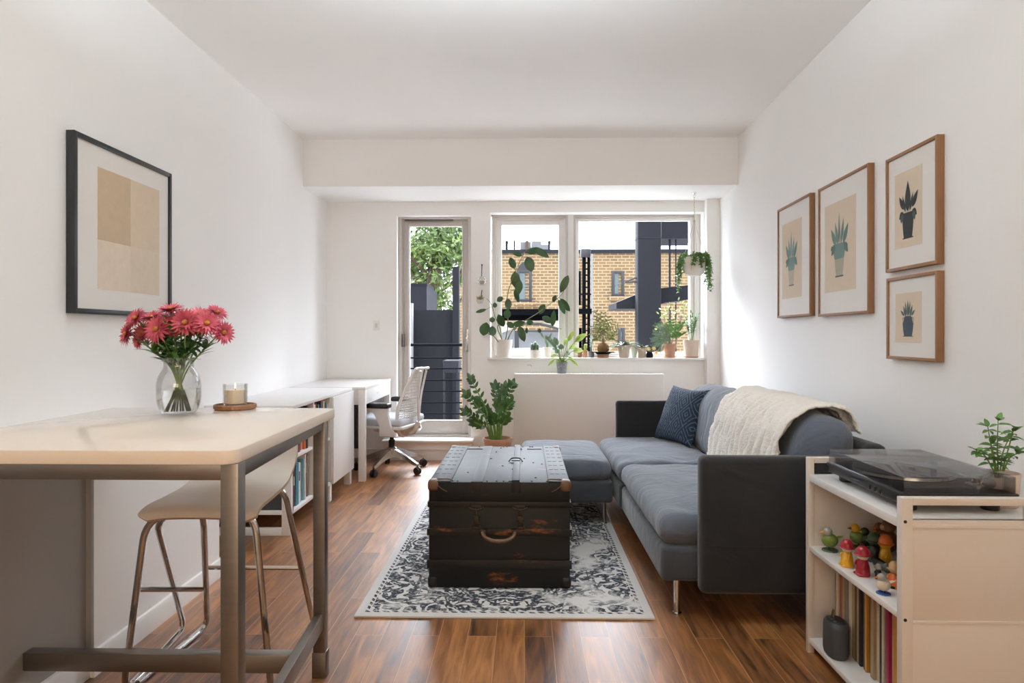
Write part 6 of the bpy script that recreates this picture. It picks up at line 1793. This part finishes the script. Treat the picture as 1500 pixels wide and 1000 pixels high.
for (x, y) in ((983, 470), (988, 478), (995, 480), (991, 490), (998, 474), (979, 476), (999, 489)):
    e = atY(x, y, c.y + rn.uniform(-.05, .03)); pts = smooth_pts([base, base.lerp(e, .6) + Vector((0, 0, .01)), e], 6); b.tube(pts, .0022, 5)
    for j in range(6, len(pts), 2):
        for sg in (-1, 1):
            l2.leaf(pts[j], (sg * .9, rn.uniform(-.5, .1), .5), .045, .02, (0, -1, .5), .3, .15, 4)
b.build('stem', M['stem'], t); l.build('frond', M['leaf_blue'], t); l2.build('foliage', M['leaf_mid'], t, smooth=60)
# large beige pot with upright plant
c, k = sill_pos(1012.5, 525, 6.13)
t = thing('upright_plant', tuple(c), 'upright feathery green plant in the large beige pot at right of sill', 'plant')
zt = pot(t, c, 11.8 * k, 9.6 * k, 25 * k, M['pot_beige'], (10.5 * k, .012, M['pot_terra']))
stems_plant(t, (c.x, c.y, zt), 13, .085, .275, 8, .038, .013, M['leaf_mid'], random.Random(4), droop=.2, s0=.35)

# hanging planter
def hanging():
    Y = 5.76
    h = atY(1017, 283, Y); x = h.x; k = Y / FPX
    zt = atY(1017, 377, Y).z; zb = atY(1017, 404, Y).z
    t = thing('hanging_planter', (x, Y, zb), 'white hanging planter with trailing vine on cords near the right wall', 'hanging plant')
    b = B(); hh = zt - zb; r = 16 * k
    b.lathe([(0, 0), (r * .55, 0), (r * .80, hh * .12), (r * .93, hh * .4), (r, hh), (r * .95, hh), (r * .9, hh * .85), (0, hh * .85)], (x, Y, zb), 32); b.build('pot', M['pot_white'], t)
    b = B(); b.lathe([(r * .90, hh * .86), (0, hh * .87)], (x, Y, zb), 24); b.build('soil', M['soil'], t)
    b = B(); b.lathe([(0.02, 0), (0.02, -0.004), (0.006, -0.010), (0.003, -0.02), (0, -0.02)], (x, Y, ZS), 16)
    b.tube([Vector((x + 0.009 * math.sin(2 * PI * q / 10), Y, ZS - 0.030 + 0.010 * math.cos(2 * PI * q / 10))) for q in range(10)], 0.002, 6, closed=True); b.build('ceiling_hook', M['chrome'], t)
    zk = atY(1017, 324, Y).z
    b = B(); pts = []
    b.tube([(x, Y, ZS - 0.036), (x, Y, zk)], 0.0022, 6)
    for q in range(24):
        zz = ZS - 0.04 - (ZS - 0.04 - zk) * q / 23; pts.append((x + 0.003 * math.cos(q * 1.3), Y + 0.003 * math.sin(q * 1.3), zz))
    b.tube(pts, 0.002, 6)
    b.ball((x, Y, zk), 0.010, 10, (1, 1, 1.4))
    for q in range(4):
        a = PI / 4 + q * PI / 2 + .25
        b.tube([(x, Y, zk), (x + r * math.cos(a) * .97, Y + r * math.sin(a) * .97, zt)], 0.0018, 6)
        b.tube(smooth_pts([(x + r * math.cos(a), Y + r * math.sin(a), zt), (x + r * .97 * math.cos(a), Y + r * .97 * math.sin(a), zb + hh * .4), (x + r * .5 * math.cos(a), Y + r * .5 * math.sin(a), zb - 0.002)], 4), 0.0016, 5)
    b.build('cord', M['rope'], t)
    b = B(); l = B(); rn = random.Random(21)
    for q in range(52):
        a = rn.uniform(0, 2 * PI); ln = rn.choice((.04, .06, .09, .13, .20, .27)) * rn.uniform(.8, 1.1)
        if ln > .11: a = rn.choice((0, PI)) + rn.uniform(-.7, .5)
        front = math.sin(a) < -.3 and abs(math.cos(a)) < .75
        if front: ln = min(ln, rn.uniform(.05, .10))
        d = Vector((math.cos(a), math.sin(a), 0))
        p0 = Vector((x, Y, zt - .01)) + d * r * .6
        pts = smooth_pts([p0, p0 + d * r * .42 + Vector((0, 0, .035)), p0 + d * r * .72 + Vector((0, 0, -ln * .3)), p0 + d * r * rn.uniform(.68, .95) + Vector((0, 0, -ln))], 5)
        b.tube(pts, .0013, 5)
        for i, p in enumerate(pts):
            for g in range(3 if i > 3 else 2):
                l.leaf(p + Vector((rn.uniform(-.005, .005), rn.uniform(-.005, .005), rn.uniform(-.005, .005))), (rn.uniform(-1, 1), rn.uniform(-1, 1), rn.uniform(-.7, .7)), rn.uniform(.018, .030), rn.uniform(.012, .018), (0, -.6, .8), .3, .2, 3)
    for q in range(60):
        a = rn.uniform(0, 2 * PI); rr = r * math.sqrt(rn.random()) * .95
        l.leaf((x + rr * math.cos(a), Y + rr * math.sin(a), zt + rn.uniform(-.01, .03)), (rn.uniform(-1, 1), rn.uniform(-1, 1), rn.uniform(0, 1)), .03, .017, (0, -.3, 1), .3, .2, 3)
    b.build('vine_stem', M['stem'], t); l.build('foliage', M['leaf_mid'], t, smooth=60)
hanging()

# wall globes
p = atY(706, 388, BACK)
t = thing('hanging_globe', (p.x, BACK, p.z - .2), 'upper clear glass globe hung on a dark cord by the window', 'ornament')
cc = atY(706, 411.5, 6.05)
b = B(); b.tube([(p.x, BACK - .004, p.z), (p.x, 6.05, cc.z + .046)], .0035, 6); b.ball((p.x, BACK - .006, p.z), .007, 8); b.build('cord', M['ext_dark'], t)
b = B(); b.lathe([(0, -.040), (.02, -.038), (.036, -.022), (.044, 0), (.040, .02), (.026, .036), (.010, .046), (.008, .050), (0, .050)], cc, 24); g = b.build('globe', M['ball_glass'], t)
b = B(); b.lathe([(0, -.036), (.026, -.030), (.036, -.012), (.034, 0), (.02, .012), (0, .016)], cc, 20); b.build('sand_fill', pm('pale_sand', (206, 198, 188), .9, var=.2, scale=60), t)
cc = atY(703, 437, 6.055); p = atY(706, 425, BACK)
t = thing('hanging_globe', (p.x, BACK, cc.z - .03), 'lower glass cup with dried sprigs, under the clear globe', 'ornament')
b = B(); b.tube([(p.x, BACK - .004, p.z), (cc.x + .01, 6.06, cc.z + .01)], .0045, 6); b.build('cord', M['leaf_dark'], t)
b = B(); b.lathe([(0, -.05), (.02, -.046), (.033, -.02), (.034, 0), (.031, 0)], cc, 20); b.build('cup', M['ball_glass'], t)
b = B(); rn = random.Random(3)
for q in range(26):
    b.leaf(cc + Vector((rn.uniform(-.015, .02), rn.uniform(-.01, .01), -.012)), (rn.uniform(-1, .8), rn.uniform(-.4, .3), rn.uniform(.1, 1)), rn.uniform(.03, .05), .009, (0, -1, .2), .3, .2, 3)
b.build('dried_sprig', pm('dried_sprig', (150, 134, 104), .9, var=.3), t)

# floor plant by the radiator cover
def zz_plant():
    Y = 5.62; k = Y / FPX
    p = atY(729, 641, Y); c = Vector((p.x, Y, 0.0))
    h = atY(729, 641, Y).z
    t = thing('floor_plant', tuple(c), 'glossy green floor plant in terracotta pot behind the trunk, by the door', 'plant')
    zt = pot(t, c, 21 * k, 16 * k, h, M['pot_terra'], rim=.03)
    b = B(); l = B(); rn = random.Random(14); base = Vector((c.x, c.y, zt - .01))
    for (x, y, dy) in ((690, 556, 0), (684, 578, -.05), (683, 603, -.08), (726, 566, .08), (739, 568, .02), (750, 564, .06), (747, 590, -.08), (731, 590, -.1), (694, 618, -.12), (712, 600, .05), (742, 612, -.14), (735, 575, -.02), (720, 612, -.15), (700, 590, .1)):
        e = atY(x, y, Y + dy); dx = (x - 729) / 46
        p0 = base + Vector((dx * .05, dy * .2, 0))
        pts = smooth_pts([p0, p0.lerp(e, .4) + Vector((-dx * .03, 0, .05)), p0.lerp(e, .75) + Vector((-dx * .015, 0, .025)), e], 6)
        m_ = len(pts)
        b.tube(pts, [.0075 - .0045 * i / (m_ - 1) for i in range(m_)], 7)
        for j in range(int(m_ * .40), m_, 1):
            tg = (pts[min(j + 1, m_ - 1)] - pts[j - 1]).normalized()
            sd = tg.cross(Vector((rn.uniform(-.3, .3), 1, rn.uniform(-.2, .4)))).normalized()
            if j % 2 and j < m_ - 2: continue
            for sg in (-1, 1):
                l.leaf(pts[j], sd * sg + tg * .9, rn.uniform(.042, .068), rn.uniform(.022, .031), (rn.uniform(-.4, .4), -1, .5), .2, .15, 5, power=.7)
        l.leaf(pts[-1], pts[-1] - pts[-2], .07, .035, (0, -1, .3), .2, .15, 5)
    b.build('stem', M['stem_green'], t); l.build('foliage', M['leaf_zz'], t, smooth=60)
zz_plant()

# herb on the record shelf
def herb():
    Y = 1.965; k = Y / FPX
    p = atY(1465, 742, Y); c = Vector((p.x, Y, 0.6455))
    h = atY(1465, 691, Y).z - 0.6455
    t = thing('potted_herb', tuple(c), 'leafy green herb in a beige clay pot beside the turntable', 'plant')
    zt = pot(t, c, 24.5 * k, 21.5 * k, h, M['pot_beige'])
    b = B(); l = B(); rn = random.Random(31); base = Vector((c.x, c.y, zt - .003))
    for si, s in enumerate((((1462, 690), (1461, 650), (1462, 616)), ((1458, 690), (1452, 655), (1447, 625)), ((1468, 690), (1479, 650), (1484, 632)), ((1456, 690), (1443, 668), (1430, 660)), ((1470, 690), (1478, 672), (1490, 664)), ((1465, 690), (1470, 660), (1486, 626)), ((1460, 690), (1456, 668), (1452, 650)))):
        dy = rn.uniform(-.03, .03)
        pts = smooth_pts([atY(x, y, Y + dy * i / 2) for i, (x, y) in enumerate(s)], 6); m_ = len(pts)
        b.tube(pts, [.0024 - .0013 * i / (m_ - 1) for i in range(m_)], 6)
        for j in range(3, m_, 2):
            for sg in (-1, 1):
                l.leaf(pts[j], (sg * rn.uniform(.6, 1), rn.uniform(-.8, .5), rn.uniform(-.1, .5)), rn.uniform(.022, .034), rn.uniform(.012, .017), (0, -.3, 1), .45, .15, 5, power=.7)
        for q in range(3):
            l.leaf(pts[-1], (rn.uniform(-1, 1), rn.uniform(-.6, .3), rn.uniform(.2, .9)), .028, .015, (0, -.3, 1), .4, .15, 5, power=.7)
    b.build('stem', M['stem_green'], t); l.build('foliage', M['leaf_mint'], t, smooth=60)
herb()
